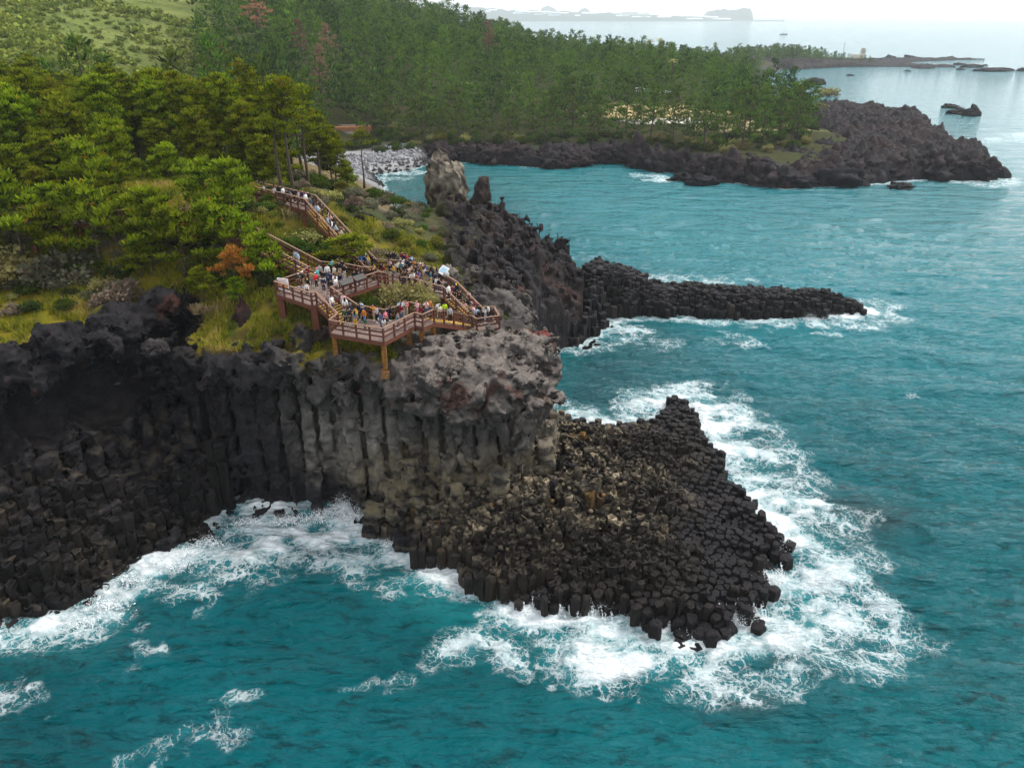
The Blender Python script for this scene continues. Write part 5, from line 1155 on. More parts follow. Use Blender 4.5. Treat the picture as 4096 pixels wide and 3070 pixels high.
B = [(-23.7,74.0),(-19.2,70.4),(-18.8,70.7),(-17.7,72.2),(-13.9,77.2),(-14.3,78.6),(-15.8,78.9),(-17.9,80.2),(-20.6,80.9),(-21.5,79.0),(-21.8,76.9)]
deck('viewing_deck', 'upper viewing deck with the white and orange notice board', 'viewing deck', B, zB, [[B[10], B[0], B[1], B[2]], [B[3], B[4]], [B[5], B[6], B[7], B[8]], [B[9], B[10]]],
     [(-19.1,70.8,19.0,.62,W_beam,M_conc),(-23.2,74.0,19.5,.62,W_beam,M_conc),(-20.5,74.5,19.3,.5,W_beam,M_conc),(-18,77.5,19.0,.5,W_beam,M_conc)])
D = [(-7.2,78.0),(-9.3,79.6),(-10.6,80.9),(-12.3,81.5),(-13.8,82.6),(-16.9,85.7),(-15.9,88.2),(-12.4,87.6),(-9.0,85.0),(-5.9,79.7)]
deck('viewing_deck', 'crowded rear viewing deck beside the dark lava ridge', 'viewing deck', D, zD, [[D[0], D[1], D[2], D[3]], [D[4], D[5]], [D[6], D[7], D[8], D[9]]], [(-9,80.5,17.2,.4,M_rust,M_padr),(-12.5,82.5,17.4,.4,M_rust,M_padr),(-7.3,78.6,16.8,.4,M_rust,M_padr)])
Cp = [(-5.35,75.7),(-4.1,74.7),(-3.6,73.8),(-1.3,74.7),(-1.9,77.5),(-3.2,77.3),(-4.5,75.9)]
deck('viewing_deck', 'small corner viewing deck at the right end of the walkways', 'viewing deck', Cp, zC, [[Cp[1], Cp[2], Cp[3], Cp[4], Cp[5]]], [(-3.5,74.3,15.6,.4,M_rust,M_padr),(-1.6,74.9,15.0,.4,M_rust,M_padr)])
stair('staircase', 'short stairs from the notice board deck down to the lowest deck', (-17.7,72.2,zB), (-18.8,70.7,zB), (-15.1,71.4,zA), (-16.5,68.9,zA))
stair('staircase', 'stairs from the lowest deck down to the right corner deck', (-8.9,71.3,zA), (-7.5,70.0,zA), (-5.35,75.7,zC), (-4.1,74.7,zC))
stair('staircase', 'stairs from the crowded rear deck down to the right corner deck', (-5.9,79.7,zD), (-7.2,78.0,zD), (-3.2,77.3,zC), (-4.5,75.9,zC))
stair('staircase', 'low wide stairs rising from the notice board deck into the pines', (-26.6,83.2,23.3), (-27.4,81.2,23.3), (-20.6,80.9,zB), (-21.5,79.0,zB))
stair('staircase', 'stairs half hidden by pines up to the boardwalk in the wood', (-33.0,84.9,26.2), (-33.6,83.0,26.2), (-26.6,83.2,23.3), (-27.4,81.2,23.3))
ramp = [(-13.9,77.2),(-12.3,81.5),(-13.8,82.6),(-14.3,78.6)]
deck('boardwalk', 'narrow ramp joining the notice board deck and the rear deck', 'boardwalk', ramp, 20, [[ramp[0], ramp[1]], [ramp[3], ramp[2]]], zz=lambda p: zB - .01 + (zD - zB) * max(0, min(1, (p[1] - 77.9) / 4.1)))
stair('staircase', 'longest stairs, full of people, from the upper landing to the rear deck', (-23.0,91.3,25.8), (-23.8,89.3,25.8), (-15.9,88.2,zD), (-16.9,85.7,zD))
U = [(-23.8,89.3),(-27.2,92.6),(-31.6,96.3),(-31.0,98.2),(-26.4,94.6),(-23.0,91.3)]
deck('boardwalk', 'dark upper walkway leading from the pines to the longest stairs', 'boardwalk', U, 25.8, [[U[0], U[1], U[2]], [U[3], U[4], U[5]]], [(-24.2,89.9,23.2,.4,W_beam,M_conc),(-27.4,93.0,23.6,.4,W_beam,M_conc)])
Lw = [(-33.0,84.9),(-33.6,83.0),(-40,81.9),(-50,80.8),(-64,80.2),(-64,82.4),(-50,83),(-40,84.1)]
deck('boardwalk', 'long level boardwalk running left through the dark pines', 'boardwalk', Lw, 26.2, [[Lw[1], Lw[2], Lw[3], Lw[4]], [Lw[5], Lw[6], Lw[7], Lw[0]]], [(-36,82.6,23.5,.4,W_beam,M_conc),(-41,82.0,23,.4,W_beam,M_conc),(-46,81.4,23,.4,W_beam,M_conc),(-51,81,23,.4,W_beam,M_conc),(-56,80.8,23,.4,W_beam,M_conc)])
# signs
M_white = simple('white_panel', (.80, .79, .77), .5); M_pink = simple('pink_print', (.75, .38, .34), .5, .3, 3, .2); M_or = simple('orange_print', (.78, .36, .16), .5, .3, 3, .3); M_blk = simple('dark_panel', (.022, .018, .016), .5); M_sky = simple('blue_print', (.36, .55, .72), .4)
def text(body, size, mat, parent, loc, rot, name='lettering'):
    c = bpy.data.curves.new(name, 'FONT'); c.body = body; c.size = size; c.align_x = 'CENTER'; c.align_y = 'CENTER'; c.extrude = .002; c.materials.append(mat)
    o = bpy.data.objects.new(name, c); C.objects.link(o); o.parent = parent; o.location = loc; o.rotation_euler = rot; return o
t = thing('notice_board', 'white notice board with pink and orange print in the deck corner', 'sign', (-22.9,74.15,zB), R(-22))
m = MB(); m.box((0, 0, .85), (1.30, .06, 1.35)); m.build('panel', M_white, t); m = MB(); m.box((0, -.033, .78), (1.16, .012, .52)); m.build('orange_picture', M_or, t); m = MB()
for k, (w_, z_) in enumerate([(.95, 1.42), (.72, 1.29), (.90, 1.16)]):
    for j in range(5): m.box((-w_ / 2 + (j + .5) * w_ / 5, -.033, z_), (w_ / 5 * .72, .012, .075))
m.build('lines_of_print', M_pink, t); m = MB()
for sx in (-.58, .58): m.box((sx, .05, .45), (.07, .06, .9))
m.build('leg', W_beam, t)
for (x, y, rz, lab) in [(-16.45,73.55,R(53),'dark slanted information panel on the inner rail, nearer the stairs'),(-15.35,75.0,R(53),'dark slanted information panel on the inner rail, farther from the stairs')]:
    t = thing('information_sign', lab, 'info sign', (x, y, zB), rz, 'dark panels on the inner rail'); m = MB(); vs = []
    for (yy_, zz_) in ((-.28, 1.22), (.28, 1.58)): vs += [(-.72, yy_, zz_), (.72, yy_, zz_)]
    m.add([(a, b, c) for a, b, c in vs] + [(a, b, c - .06) for a, b, c in vs], [(0, 1, 3, 2), (6, 7, 5, 4), (0, 4, 5, 1), (2, 3, 7, 6), (0, 2, 6, 4), (1, 5, 7, 3)]); m.build('panel', M_blk, t)
    for sx in (-.55, .55): m = MB(); m.box((sx, 0, .68), (.07, .07, 1.36)); m.build('leg', W_beam, t)
t = thing('information_board', 'slanted white picture board on the far rail of the rear deck', 'information board', (-7.6,82.9,zD), R(-58)); m = MB()
vs = [(-.8, -.42, 1.25), (.8, -.42, 1.25), (-.8, .36, 1.95), (.8, .36, 1.95)]; m.add(vs + [(a, b + .05, c - .06) for a, b, c in vs], [(0, 1, 3, 2), (6, 7, 5, 4), (0, 4, 5, 1), (2, 3, 7, 6), (0, 2, 6, 4), (1, 5, 7, 3)]); m.build('panel', M_white, t)
m = MB(); vs = [(-.55, -.26, 1.405), (.62, -.26, 1.405), (-.55, .22, 1.835), (.62, .22, 1.835)]; m.add(vs, [(0, 1, 3, 2)]); m.build('blue_picture', M_sky, t)
for sx in (-.6, .6): m = MB(); m.box((sx, .05, .75), (.08, .08, 1.5)); m.build('leg', W_beam, t)
q = P(1785, 1098, 20.3); m = MB(); m.ball((0, 0, 0), .36, 14, 10); tag(m.build('stone_ball', simple('grey_globe', (.36, .35, .34), .7), smooth=True), 'smooth grey globe resting on the pale boulder behind the rear deck', 'globe').location = q  # plain stone ball, gives no light

# ---------------------------------------------------------------- people
def skin(name, verts, edges, rad, mat, sub=1, root=0):
    me = bpy.data.meshes.new(name); me.from_pydata(verts, edges, []); o = bpy.data.objects.new(name, me); C.objects.link(o)
    md = o.modifiers.new('s', 'SKIN'); md.use_smooth_shade = True
    sv = me.skin_vertices[0].data if me.skin_vertices else None
    if sv is None:
        bpy.context.view_layer.objects.active = o; bpy.ops.mesh.customdata_skin_add(); sv = me.skin_vertices[0].data
    for i, r in enumerate(rad): sv[i].radius = (r, r) if not hasattr(r, '__len__') else r
    sv[root].use_root = True
    if sub: s_ = o.modifiers.new('b', 'SUBSURF'); s_.levels = sub; s_.render_levels = sub
    dg = bpy.context.evaluated_depsgraph_get(); out = bpy.data.meshes.new_from_object(o.evaluated_get(dg)); out.name = name; bpy.data.objects.remove(o); bpy.data.meshes.remove(me)
    out.materials.clear(); out.materials.append(mat); out.polygons.foreach_set('use_smooth', np.ones(len(out.polygons), bool)); return out
def objcol(name, rough=.85):
    g = NG(name); oi = g.n('ObjectInfo'); n = g.noise(g.obj(), 9, 4); g.base(g.vmath('SCALE', oi.outputs['Color'], g.ramp(n, [(.3, .8), (.7, 1.12)])), rough, .2); return g.mat
M_skin = simple('skin', (.52, .31, .22), .6, .3); M_cloth = objcol('cloth'); M_hair = objcol('hair', .6); M_shoe = objcol('shoe')
# pose: elbow and wrist of each arm, knee/foot offset forward (x is right, y is ahead, z up)
POSES = {
 'standing': dict(le=(-.24,-.03,1.12), lw=(-.25,.06,.88), re=(.24,-.03,1.12), rw=(.25,.06,.88), lf=.03, rf=-.03),
 'photo': dict(le=(-.27,.16,1.22), lw=(-.07,.36,1.46), re=(.27,.16,1.22), rw=(.07,.36,1.46), lf=.05, rf=-.05),
 'phone': dict(le=(-.26,.04,1.10), lw=(-.10,.28,1.20), re=(.26,.04,1.10), rw=(.08,.28,1.22), lf=.02, rf=-.06),
 'walking': dict(le=(-.25,-.16,1.14), lw=(-.23,-.10,.90), re=(.25,.12,1.14), rw=(.22,.30,.98), lf=.26, rf=-.24),
 'waving': dict(le=(-.24,-.02,1.12), lw=(-.22,.10,.90), re=(.36,.05,1.52), rw=(.34,.12,1.80), lf=.02, rf=-.02),
 'leaning': dict(le=(-.30,.20,1.16), lw=(-.16,.42,1.12), re=(.30,.20,1.16), rw=(.16,.42,1.12), lf=-.08, rf=-.14)}
BODY = {}
def make_body(pose):
    q = POSES[pose]; lean = .12 if pose == 'leaning' else 0; v = []; e = []; r = []
    def ad(p, rad, par=None):
        v.append(p); r.append(rad)
        if par is not None: e.append((par, len(v) - 1))
        return len(v) - 1
    pel = ad((0, 0, .96), (.125, .09)); bel = ad((0, lean * .3, 1.12), (.115, .085), pel); ch = ad((0, lean * .7, 1.30), (.13, .095), bel); nk = ad((0, lean, 1.47), .052, ch); hb = ad((0, lean + .02, 1.555), (.070, .078), nk); ht = ad((0, lean + .015, 1.645), (.072, .085), hb); ad((0, lean + .01, 1.70), (.045, .05), ht)
    ad((0, lean + .115, 1.572), .013, hb)
    for s in (-1, 1): ad((s * .082, lean + .01, 1.60), .014, hb)
    for s, el, wr, ft in ((-1, q['le'], q['lw'], q['lf']), (1, q['re'], q['rw'], q['rf'])):
        sh = ad((s * .165, lean * .8, 1.41), .055, ch); E_ = ad(el, .042, sh); W_ = ad(wr, .028, E_)
        d = (Vector(wr) - Vector(el)).normalized(); w = Vector(wr); pm = ad(tuple(w + d * .07), (.036, .018), W_)
        sd_ = d.cross(Vector((0, 1, .3))).normalized() 
        for k, (o_, L) in enumerate(((-.027, .062), (-.009, .074), (.009, .070), (.027, .055))):
            b = w + d * .085 + sd_ * o_; m1 = ad(tuple(b + d * L * .5), .009, pm); ad(tuple(b + d * L + Vector((0, .012, -.006))), .008, m1)
        th = ad(tuple(w + d * .045 + sd_ * (-s) * .045 + Vector((0, .01, 0))), .010, W_); ad(tuple(w + d * .085 + sd_ * (-s) * .055 + Vector((0, .018, 0))), .009, th)
        hip = ad((s * .085, 0, .90), .085, pel); kn = ad((s * .095, .03 + max(ft, 0) * .6 + min(ft, 0) * .35, .50), .055, hip); an = ad((s * .10, ft - .02, .09), .036, kn); ad((s * .105, ft + .12, .045), (.04, .025), an)
    body = skin('body', v, e, r, M_skin, 1)
    # clothes follow the same skeleton
    v = []; e = []; r = []
    pel = ad((0, 0, .90), (.165, .125)); b1 = ad((0, lean * .3, 1.12), (.150, .115), pel); ch = ad((0, lean * .7, 1.32), (.158, .12), b1); ad((0, lean * .95, 1.455), (.075, .07), ch)
    for s, el, wr in ((-1, q['le'], q['lw']), (1, q['re'], q['rw'])):
        sh = ad((s * .185, lean * .8, 1.41), .078, ch); E_ = ad(el, .064, sh); ad(tuple(Vector(wr)), .050, E_)
    top = skin('jacket', v, e, r, M_cloth, 1)
    v = []; e = []; r = []
    pel = ad((0, 0, .97), (.145, .11))
    for s, ft in ((-1, q['lf']), (1, q['rf'])):
        hip = ad((s * .09, 0, .86), .105, pel); kn = ad((s * .10, .03 + max(ft, 0) * .6 + min(ft, 0) * .35, .50), .078, hip); ad((s * .105, ft - .02, .10), .062, kn)
    trs = skin('trousers', v, e, r, M_cloth, 1)
    sh_ = []
    for s, ft in ((-1, q['lf']), (1, q['rf'])):
        m = MB(); m.ball((s * .105, ft + .045, .05), (.055, .14, .055), 8, 6); sh_.append(m.mesh('shoe', M_shoe, True))
    hair = {}
    for kind in ('short', 'long', 'hat', 'hood'):
        m = MB()
        if kind == 'hat':
            m.ball((0, lean + .01, 1.69), (.098, .108, .075), 10, 6); m.box((0, lean + .13, 1.665), (.15, .12, .02))
        elif kind == 'hood': m.ball((0, lean - .015, 1.635), (.118, .125, .135), 10, 7)
        else:
            m.ball((0, lean - .018, 1.655), (.094, .104, .098), 10, 7)
            if kind == 'long': m.ball((0, lean - .075, 1.50), (.105, .06, .20), 10, 7); 
        hair[kind] = m.mesh('hat' if kind == 'hat' else ('hood' if kind == 'hood' else 'hair'), M_hair, True)
    skirt = MB(); skirt.tube([(0, 0, 1.0), (0, 0, .8), (0, .01, .42)], [.14, .19, .27], 12)
    BODY[pose] = dict(body=body, top=top, trs=trs, shoes=sh_, hair=hair, lean=lean)
for k in POSES: make_body(k)
COAT = skin('long_coat', [(0, 0, .95), (0, 0, 1.2), (0, 0, .55)], [(0, 1), (0, 2)], [(.19, .15), (.16, .125), (.22, .17)], M_cloth, 1)
_m = MB(); _m.ball((0, -.20, 1.20), (.15, .10, .21), 10, 7); PACK = _m.mesh('backpack', M_cloth, True)
_m = MB(); _m.box((.27, .02, .92), (.09, .26, .22)); _m.tube([(.22, .02, 1.03), (.14, .05, 1.25), (.10, 0, 1.44)], .012, 4); BAG = _m.mesh('shoulder_bag', M_cloth)
_m = MB(); _m.box((0, .41, 1.55), (.085, .012, .16)); PHONE = _m.mesh('phone', M_blk)
_m = MB(); _m.tube([(-.07, .03, 1.45), (0, .09, 1.44), (.07, .03, 1.45), (0, -.07, 1.46), (-.07, .03, 1.45)], .04, 6); SCARF = _m.mesh('scarf', M_cloth, True)
COL = dict(black=(.012,.012,.014), navy=(.012,.02,.055), white=(.78,.77,.75), cream=(.66,.58,.45), beige=(.48,.38,.27), tan=(.36,.25,.15), grey=(.17,.17,.18), lightgrey=(.42,.42,.44), charcoal=(.045,.045,.05), red=(.58,.018,.02), maroon=(.15,.012,.02), crimson=(.34,.015,.06), pink=(.66,.20,.27), palepink=(.72,.46,.46), mauve=(.36,.25,.25), coral=(.62,.22,.16), orange=(.50,.17,.025), mustard=(.62,.36,.03), yellow=(.80,.68,.02), lime=(.55,.80,.02), green=(.03,.10,.055), darkgreen=(.035,.075,.04), turquoise=(.10,.40,.42), teal=(.02,.12,.15), blue=(.03,.12,.40), paleblue=(.42,.58,.75), denim=(.06,.11,.22), purple=(.16,.07,.40), lilac=(.45,.28,.62), brown=(.13,.07,.035), darkbrown=(.05,.03,.02), olive=(.16,.14,.06), khaki=(.28,.23,.14))
WORD = dict(lightgrey='light grey', palepink='pale pink', paleblue='pale blue', darkgreen='dark green', darkbrown='dark brown', denim='denim blue', charcoal='charcoal')
HAIRC = dict(black=(.012,.010,.010), brown=(.05,.028,.018))
NPPL = 0; PEOPLE = []
def person(x, y, z, yaw, top='black', bot='black', pose='standing', hair='short', hc='black', hatc=None, shoes='white', h=1.68, extra=None, where='', group='', feat=''):
    b = BODY[pose]; s = h / 1.73; o = link('person', b['body'], None, (x, y, z), yaw, s)
    def sub(nm, me, c): k = link(nm, me, o); k.color = (*c, 1); return k
    sub('jacket', b['top'], COL[top]); sub('trousers', b['trs'], COL[bot])
    for m in b['shoes']: sub('shoe', m, COL[shoes])
    if hair in ('hat', 'hood'): sub(hair, b['hair'][hair], COL[hatc or top])
    sub('hair', b['hair']['long' if hair in ('long', 'hatlong') else 'short'], HAIRC[hc])
    ex = []
    for it in (extra or '').split():
        nm, c = it.split(':')
        if nm == 'pack': sub('backpack', PACK, COL[c]); ex.append('a ' + WORD.get(c, c) + ' backpack')
        if nm == 'bag': sub('shoulder_bag', BAG, COL[c]); ex.append('a ' + WORD.get(c, c) + ' bag')
        if nm == 'coat': sub('long_coat', COAT, COL[c])
        if nm == 'scarf': sub('scarf', SCARF, COL[c]); ex.append('a ' + WORD.get(c, c) + ' scarf')
    if pose == 'photo': link('phone', PHONE, o)
    wt, wb = WORD.get(top, top), WORD.get(bot, bot)
    txt = ('child in ' if h < 1.4 else 'person in ') + (('long ' + wt + ' coat') if extra and 'coat:' in extra else (wt + ' top and ' + wb + ' trousers'))
    if hair in ('hat', 'hood') and hatc: txt += ' with ' + WORD.get(hatc, hatc) + ' ' + hair
    elif ex: txt += ' with ' + ex[0]
    elif hair == 'long': txt += ' with long hair'
    PEOPLE.append((o, txt, where, group)); return o
def crowd(ox, oy, sc, zf, where, group, rows, yaw0=180):
    rr = random.Random(len(PEOPLE) + 5)
    for (X, Yh, spec) in rows:
        kw = dict(k.split('=') for k in spec.split(',')[2:]); top, bot = spec.split(',')[:2]
        h = float(kw.pop('h', rr.uniform(1.58, 1.76))); u = ox + X / sc; v = oy + Yh / sc
        if callable(zf):
            z = 19.
            for _ in range(12): q = P(u, v, z + h); z = zf(q[0], q[1])
        else: z = zf
        q = P(u, v, z + h); yaw = R(float(kw.pop('yaw', yaw0 + rr.uniform(-70, 70))))
        person(q[0], q[1], z, yaw, top, bot, h=h, where=where, group=group, **kw)
front = 'on the lowest deck'; upper = 'on the notice board deck'
crowd(1300, 1150, 4.422, zA, front, 'people on the lowest deck', [
 (345,362,'darkgreen,black,yaw=200'),(425,352,'black,charcoal,pose=phone'),(440,268,'navy,black,hair=hat,hatc=grey'),(528,352,'mustard,mustard,hair=long,pose=phone'),(522,408,'grey,mustard,hair=long,extra=bag:black,yaw=0'),(588,272,'black,black,hair=long,pose=phone'),(638,238,'paleblue,navy,extra=bag:yellow'),
 (655,315,'navy,black'),(680,366,'orange,black,yaw=150'),(694,530,'green,black,h=1.28,hair=hood,hatc=blue,yaw=170'),(848,285,'orange,beige,pose=photo,hair=long'),(908,322,'lightgrey,black,pose=phone'),(975,424,'denim,denim,hair=long,extra=bag:white'),(1058,402,'pink,black,hair=long,yaw=230'),(1136,306,'navy,navy,extra=coat:black,hair=long'),
 (1036,538,'white,beige,h=1.2,hair=long,yaw=0'),(1280,436,'grey,grey,extra=scarf:maroon'),(1318,226,'paleblue,paleblue,hair=long,pose=photo'),(1348,282,'maroon,denim,hair=long,extra=scarf:white'),(1365,222,'paleblue,cream,hair=long,pose=photo'),(1428,212,'coral,beige,hair=long,pose=phone'),(1628,230,'palepink,pink,hair=hat,hatc=tan,pose=phone,extra=scarf:red'),
 (1700,306,'maroon,black,hair=long'),(1782,226,'palepink,denim,pose=photo,hair=long'),(1852,206,'orange,denim,hair=long')])
crowd(1300, 1150, 4.422, 18.7, 'on the stairs right of the lowest deck', 'people on the right stairs', [(1998,248,'white,cream,yaw=20'),(2030,302,'cream,black,yaw=40,hair=hat,hatc=black'),(2112,256,'lime,navy,yaw=10,hair=short,extra=scarf:navy'),(2205,332,'lightgrey,black,hair=long')])
crowd(1300, 1150, 4.422, 20.1, 'on the short stairs between the two lower decks', 'people on the short stairs', [(45,98,'mauve,black,hair=long'),(105,130,'white,denim,hair=long'),(312,104,'palepink,tan,hair=long'),(342,172,'white,brown,hair=long,yaw=10')])
crowd(1080, 1000, 4.422, zB, upper, 'people on the notice board deck', [
 (490,375,'charcoal,brown,extra=scarf:white'),(570,375,'black,khaki,hair=hat,hatc=white,pose=phone'),(655,285,'maroon,charcoal,hair=hat,hatc=grey,pose=phone'),(742,318,'brown,grey'),(728,370,'tan,grey,yaw=0'),(800,400,'red,black,hair=hat,hatc=white,yaw=60'),(822,312,'turquoise,grey,hair=hood,hatc=pink'),(655,472,'black,mustard,hair=long,extra=scarf:yellow'),(637,582,'white,navy,h=1.3'),
 (930,472,'navy,navy,yaw=0,extra=scarf:white'),(1022,442,'navy,black,yaw=20'),(1062,512,'black,black,yaw=0'),(1000,252,'white,denim,hair=long'),(942,362,'black,white,hair=long'),(1092,162,'turquoise,black,pose=phone'),(1195,132,'black,black'),(1270,162,'black,charcoal,pose=phone'),(1216,204,'black,beige,hair=long'),(1130,276,'cream,black,hair=long'),(1182,330,'tan,black,hair=long,yaw=0'),
 (1062,382,'navy,black'),(1152,432,'white,denim,pose=photo,yaw=40'),(1225,402,'navy,navy,yaw=0'),(1350,262,'black,black,extra=bag:white,h=1.85'),(1310,242,'black,cream,hair=long'),(1480,352,'black,black,pose=waving,yaw=-30'),(1402,432,'grey,black,yaw=-20'),(1560,360,'charcoal,denim,yaw=-40'),(1620,330,'navy,cream,yaw=-60'),(1812,302,'black,black,hair=long,extra=scarf:red'),(1150,474,'white,grey,yaw=60'),(870,250,'lightgrey,black')])
crowd(1080, 1000, 4.422, 21.9, 'on the low wide stairs', 'people on the low wide stairs', [(432,0,'lightgrey,grey'),(482,26,'paleblue,grey,hair=hat,hatc=blue')])
crowd(1500, 1000, 4.094, zC, 'on the right corner deck', 'people on the right corner deck', [(1475,842,'palepink,beige,hair=long'),(1445,785,'black,black,hair=long'),(1510,812,'black,navy,hair=long,yaw=0'),(1582,802,'white,cream,hair=long'),(1637,802,'crimson,black,hair=long'),(1602,898,'palepink,beige,pose=photo,hair=long'),(1700,886,'black,navy,yaw=0'),(1667,936,'paleblue,black,yaw=10'),(1712,962,'charcoal,black,yaw=0,extra=pack:black'),(1802,938,'lightgrey,paleblue,pose=photo'),(1856,892,'white,black'),(1896,960,'black,black,hair=long,yaw=30'),(1770,900,'beige,black,yaw=-60')])
crowd(1500, 1000, 4.094, lambda x, y: max(17, min(19, 17 + 2 * (-3.9 - x) / 2.7)), 'on the stairs above the right corner deck', 'people on the rear stairs', [(1530,672,'cream,beige,hair=long'),(1392,655,'black,black'),(1330,548,'black,black,hair=hat,hatc=yellow'),(1262,562,'maroon,black'),(1290,580,'navy,black'),(1200,560,'white,black,hair=long'),(1375,700,'black,denim,yaw=0')])
rearrows = []
rr = random.Random(9)
for (X, Yh, c) in [(200,22,'black'),(300,12,'navy'),(335,24,'black'),(430,22,'maroon'),(472,52,'navy'),(516,50,'crimson'),(386,90,'darkgreen'),(462,132,'white'),(592,86,'paleblue'),(575,182,'brown'),(650,150,'orange'),(690,190,'black'),(738,168,'cream'),(802,222,'navy'),(832,216,'blue'),(922,240,'black'),(626,292,'black'),(700,288,'charcoal'),(690,332,'purple'),(782,290,'beige'),(846,312,'navy'),(906,342,'teal'),(962,360,'navy'),(600,352,'white'),(642,362,'tan'),(548,272,'beige'),(456,292,'black'),(520,130,'navy'),(560,110,'black'),(620,215,'brown'),(755,230,'maroon'),(720,265,'black'),(665,240,'darkbrown'),(590,240,'tan'),(510,210,'black'),(430,170,'white'),(250,30,'black'),(360,60,'charcoal'),(770,185,'white'),(1052,452,'black'),(1120,466,'mauve'),(1010,440,'white'),(1160,500,'charcoal'),(880,300,'black'),(820,280,'white'),(480,330,'charcoal'),(540,330,'brown'),(410,110,'grey'),(640,120,'denim')]:
    bt = rr.choice(['black', 'black', 'charcoal', 'denim', 'navy', 'beige', 'grey']); sp = c + ',' + bt + ',hair=' + rr.choice(['long', 'long', 'short']) + ',pose=' + rr.choice(['standing', 'phone', 'photo', 'standing', 'leaning'])
    if rr.random() < .2: sp += ',extra=' + rr.choice(['bag:black', 'bag:white', 'pack:black', 'bag:tan', 'scarf:red'])
    rearrows.append((X, Yh, sp))
crowd(1500, 1000, 4.094, zD, 'in the crowd on the rear deck', 'people on the rear deck', rearrows)
def zU(x, y):
    t = max(0, min(1, (x + 23.4) / 7.0)); return 25.8 + (19 - 25.8) * t
crowd(1000, 680, 4.422, zU, 'on the longest stairs', 'people on the longest stairs', [(1092,440,'charcoal,black'),(1102,500,'black,black,extra=pack:grey'),(1142,570,'teal,black,yaw=0'),(1192,542,'black,black'),(1240,572,'white,black'),(1412,812,'lightgrey,grey,yaw=0'),(1352,852,'navy,denim'),(1395,890,'blue,navy'),(1522,902,'white,denim,hair=long'),(1442,952,'brown,black'),(1640,988,'cream,denim,hair=long,pose=photo'),(1582,942,'black,black'),(1500,985,'navy,denim'),(1612,1112,'white,grey'),(1762,1150,'palepink,beige,hair=long'),(1802,1176,'cream,grey'),
 (1918,1282,'cream,khaki'),(1880,1300,'tan,black'),(1866,1362,'lilac,black,hair=long'),(1982,1402,'black,denim'),(2072,1502,'mustard,grey,hair=long'),(2142,1482,'black,black'),(1952,1482,'blue,black'),(2030,1440,'white,blue'),(2010,1500,'navy,black'),(2180,1530,'black,black,hair=long')])
crowd(1000, 680, 4.422, 25.8, 'on the dark upper walkway', 'people on the upper walkway', [(850,350,'lilac,denim,hair=long'),(912,352,'black,black'),(966,372,'purple,black'),(1022,372,'black,mustard'),(966,440,'tan,black,h=1.3,hair=hat,hatc=blue'),(572,292,'white,black'),(262,192,'black,black'),(122,170,'charcoal,black'),(192,186,'black,charcoal'),(770,330,'black,navy'),(640,335,'teal,black'),(420,290,'grey,charcoal')])
def extra(n, a, b, zf, where, group, w_=.7):
    r2 = random.Random(n + 3); cs = ['black', 'black', 'navy', 'charcoal', 'white', 'cream', 'grey', 'beige', 'brown', 'denim', 'maroon', 'paleblue', 'teal', 'mustard', 'palepink', 'lightgrey']
    for i in range(n):
        t = (i + r2.random() * .8) / n; x = a[0] + (b[0] - a[0]) * t; y = a[1] + (b[1] - a[1]) * t; dx, dy = b[1] - a[1], a[0] - b[0]; L = math.hypot(dx, dy); k = r2.uniform(-w_, w_); x += dx / L * k; y += dy / L * k
        person(x, y, zf(x, y) if callable(zf) else zf, R(r2.uniform(0, 360)) if not callable(zf) else R(r2.choice([115, 295]) + r2.uniform(-30, 30)), r2.choice(cs), r2.choice(['black', 'black', 'denim', 'navy', 'charcoal', 'beige']), r2.choice(['standing', 'walking', 'phone']), r2.choice(['short', 'long', 'long']), h=r2.uniform(1.56, 1.78), where=where, group=group)
extra(22, (-23.0, 90.1), (-16.6, 87.1), zU, 'on the longest stairs', 'people on the longest stairs', .75)
extra(9, (-24.0, 90.6), (-30.8, 96.9), 25.8, 'on the dark upper walkway', 'people on the upper walkway', .7)
extra(14, (-15.8, 86.6), (-9.5, 81.4), zD, 'in the crowd on the rear deck', 'people on the rear deck', .9)
extra(8, (-14.5, 87.4), (-8.0, 83.4), zD, 'in the crowd on the rear deck', 'people on the rear deck', .5)
crowd(0, 0, 1, 26.2, 'on the boardwalk among the pines', 'people on the boardwalk', [(672,818,'white,black,yaw=90')])
for (u, v, c, n) in [(3730,612,'red',0),(3738,614,'pink',0),(3765,614,'red',0),(3822,632,'blue',0)]:
    q = P(u, v, 3.2); person(q[0], q[1], 2.6, 2.5, c, 'black', where='far off on the tip of the lava point', group='people on the lava point')
# labels: clothing and place; where two still read alike, the order along the picture says which
from collections import defaultdict
_by = defaultdict(list)
for o, txt, wh, gr in PEOPLE: _by[(txt, wh)].append((o, gr))
ORD = ['leftmost'] + [k + ' from the left' for k in 'second third fourth fifth sixth seventh eighth ninth tenth eleventh twelfth thirteenth fourteenth fifteenth sixteenth'.split()]
for (txt, wh), L in _by.items():
    L.sort(key=lambda q: q[0].location.x / q[0].location.y)
    for i, (o, gr) in enumerate(L):
        lab = txt + ' ' + wh
        if len(L) > 1: lab = (ORD[i] if i < len(L) - 1 else 'rightmost') + ' ' + lab
        if len(lab.split()) > 16: lab = lab.replace(' trousers', '').replace(' top and', ' and')
        if len(lab.split()) > 16: lab = lab.replace(' among the pines', '').replace('with a ', 'with ')
        if len(lab.split()) > 16: lab = lab.replace(' the right corner deck', ' the corner deck').replace('in the crowd on', 'on').replace(' between the two lower decks', '').replace(' right of the lowest deck', ' by the lowest deck').replace('on the stairs above the', 'above the')
        if len(lab.split()) > 16: lab = lab.replace(' from the left', '').replace(' right of the lowest deck', ' by the lowest deck')
        if len(lab.split()) > 16: lab = lab.replace(' and black', '').replace(' trousers', '')
        tag(o, lab, 'person', gr)
print('people', len(PEOPLE))
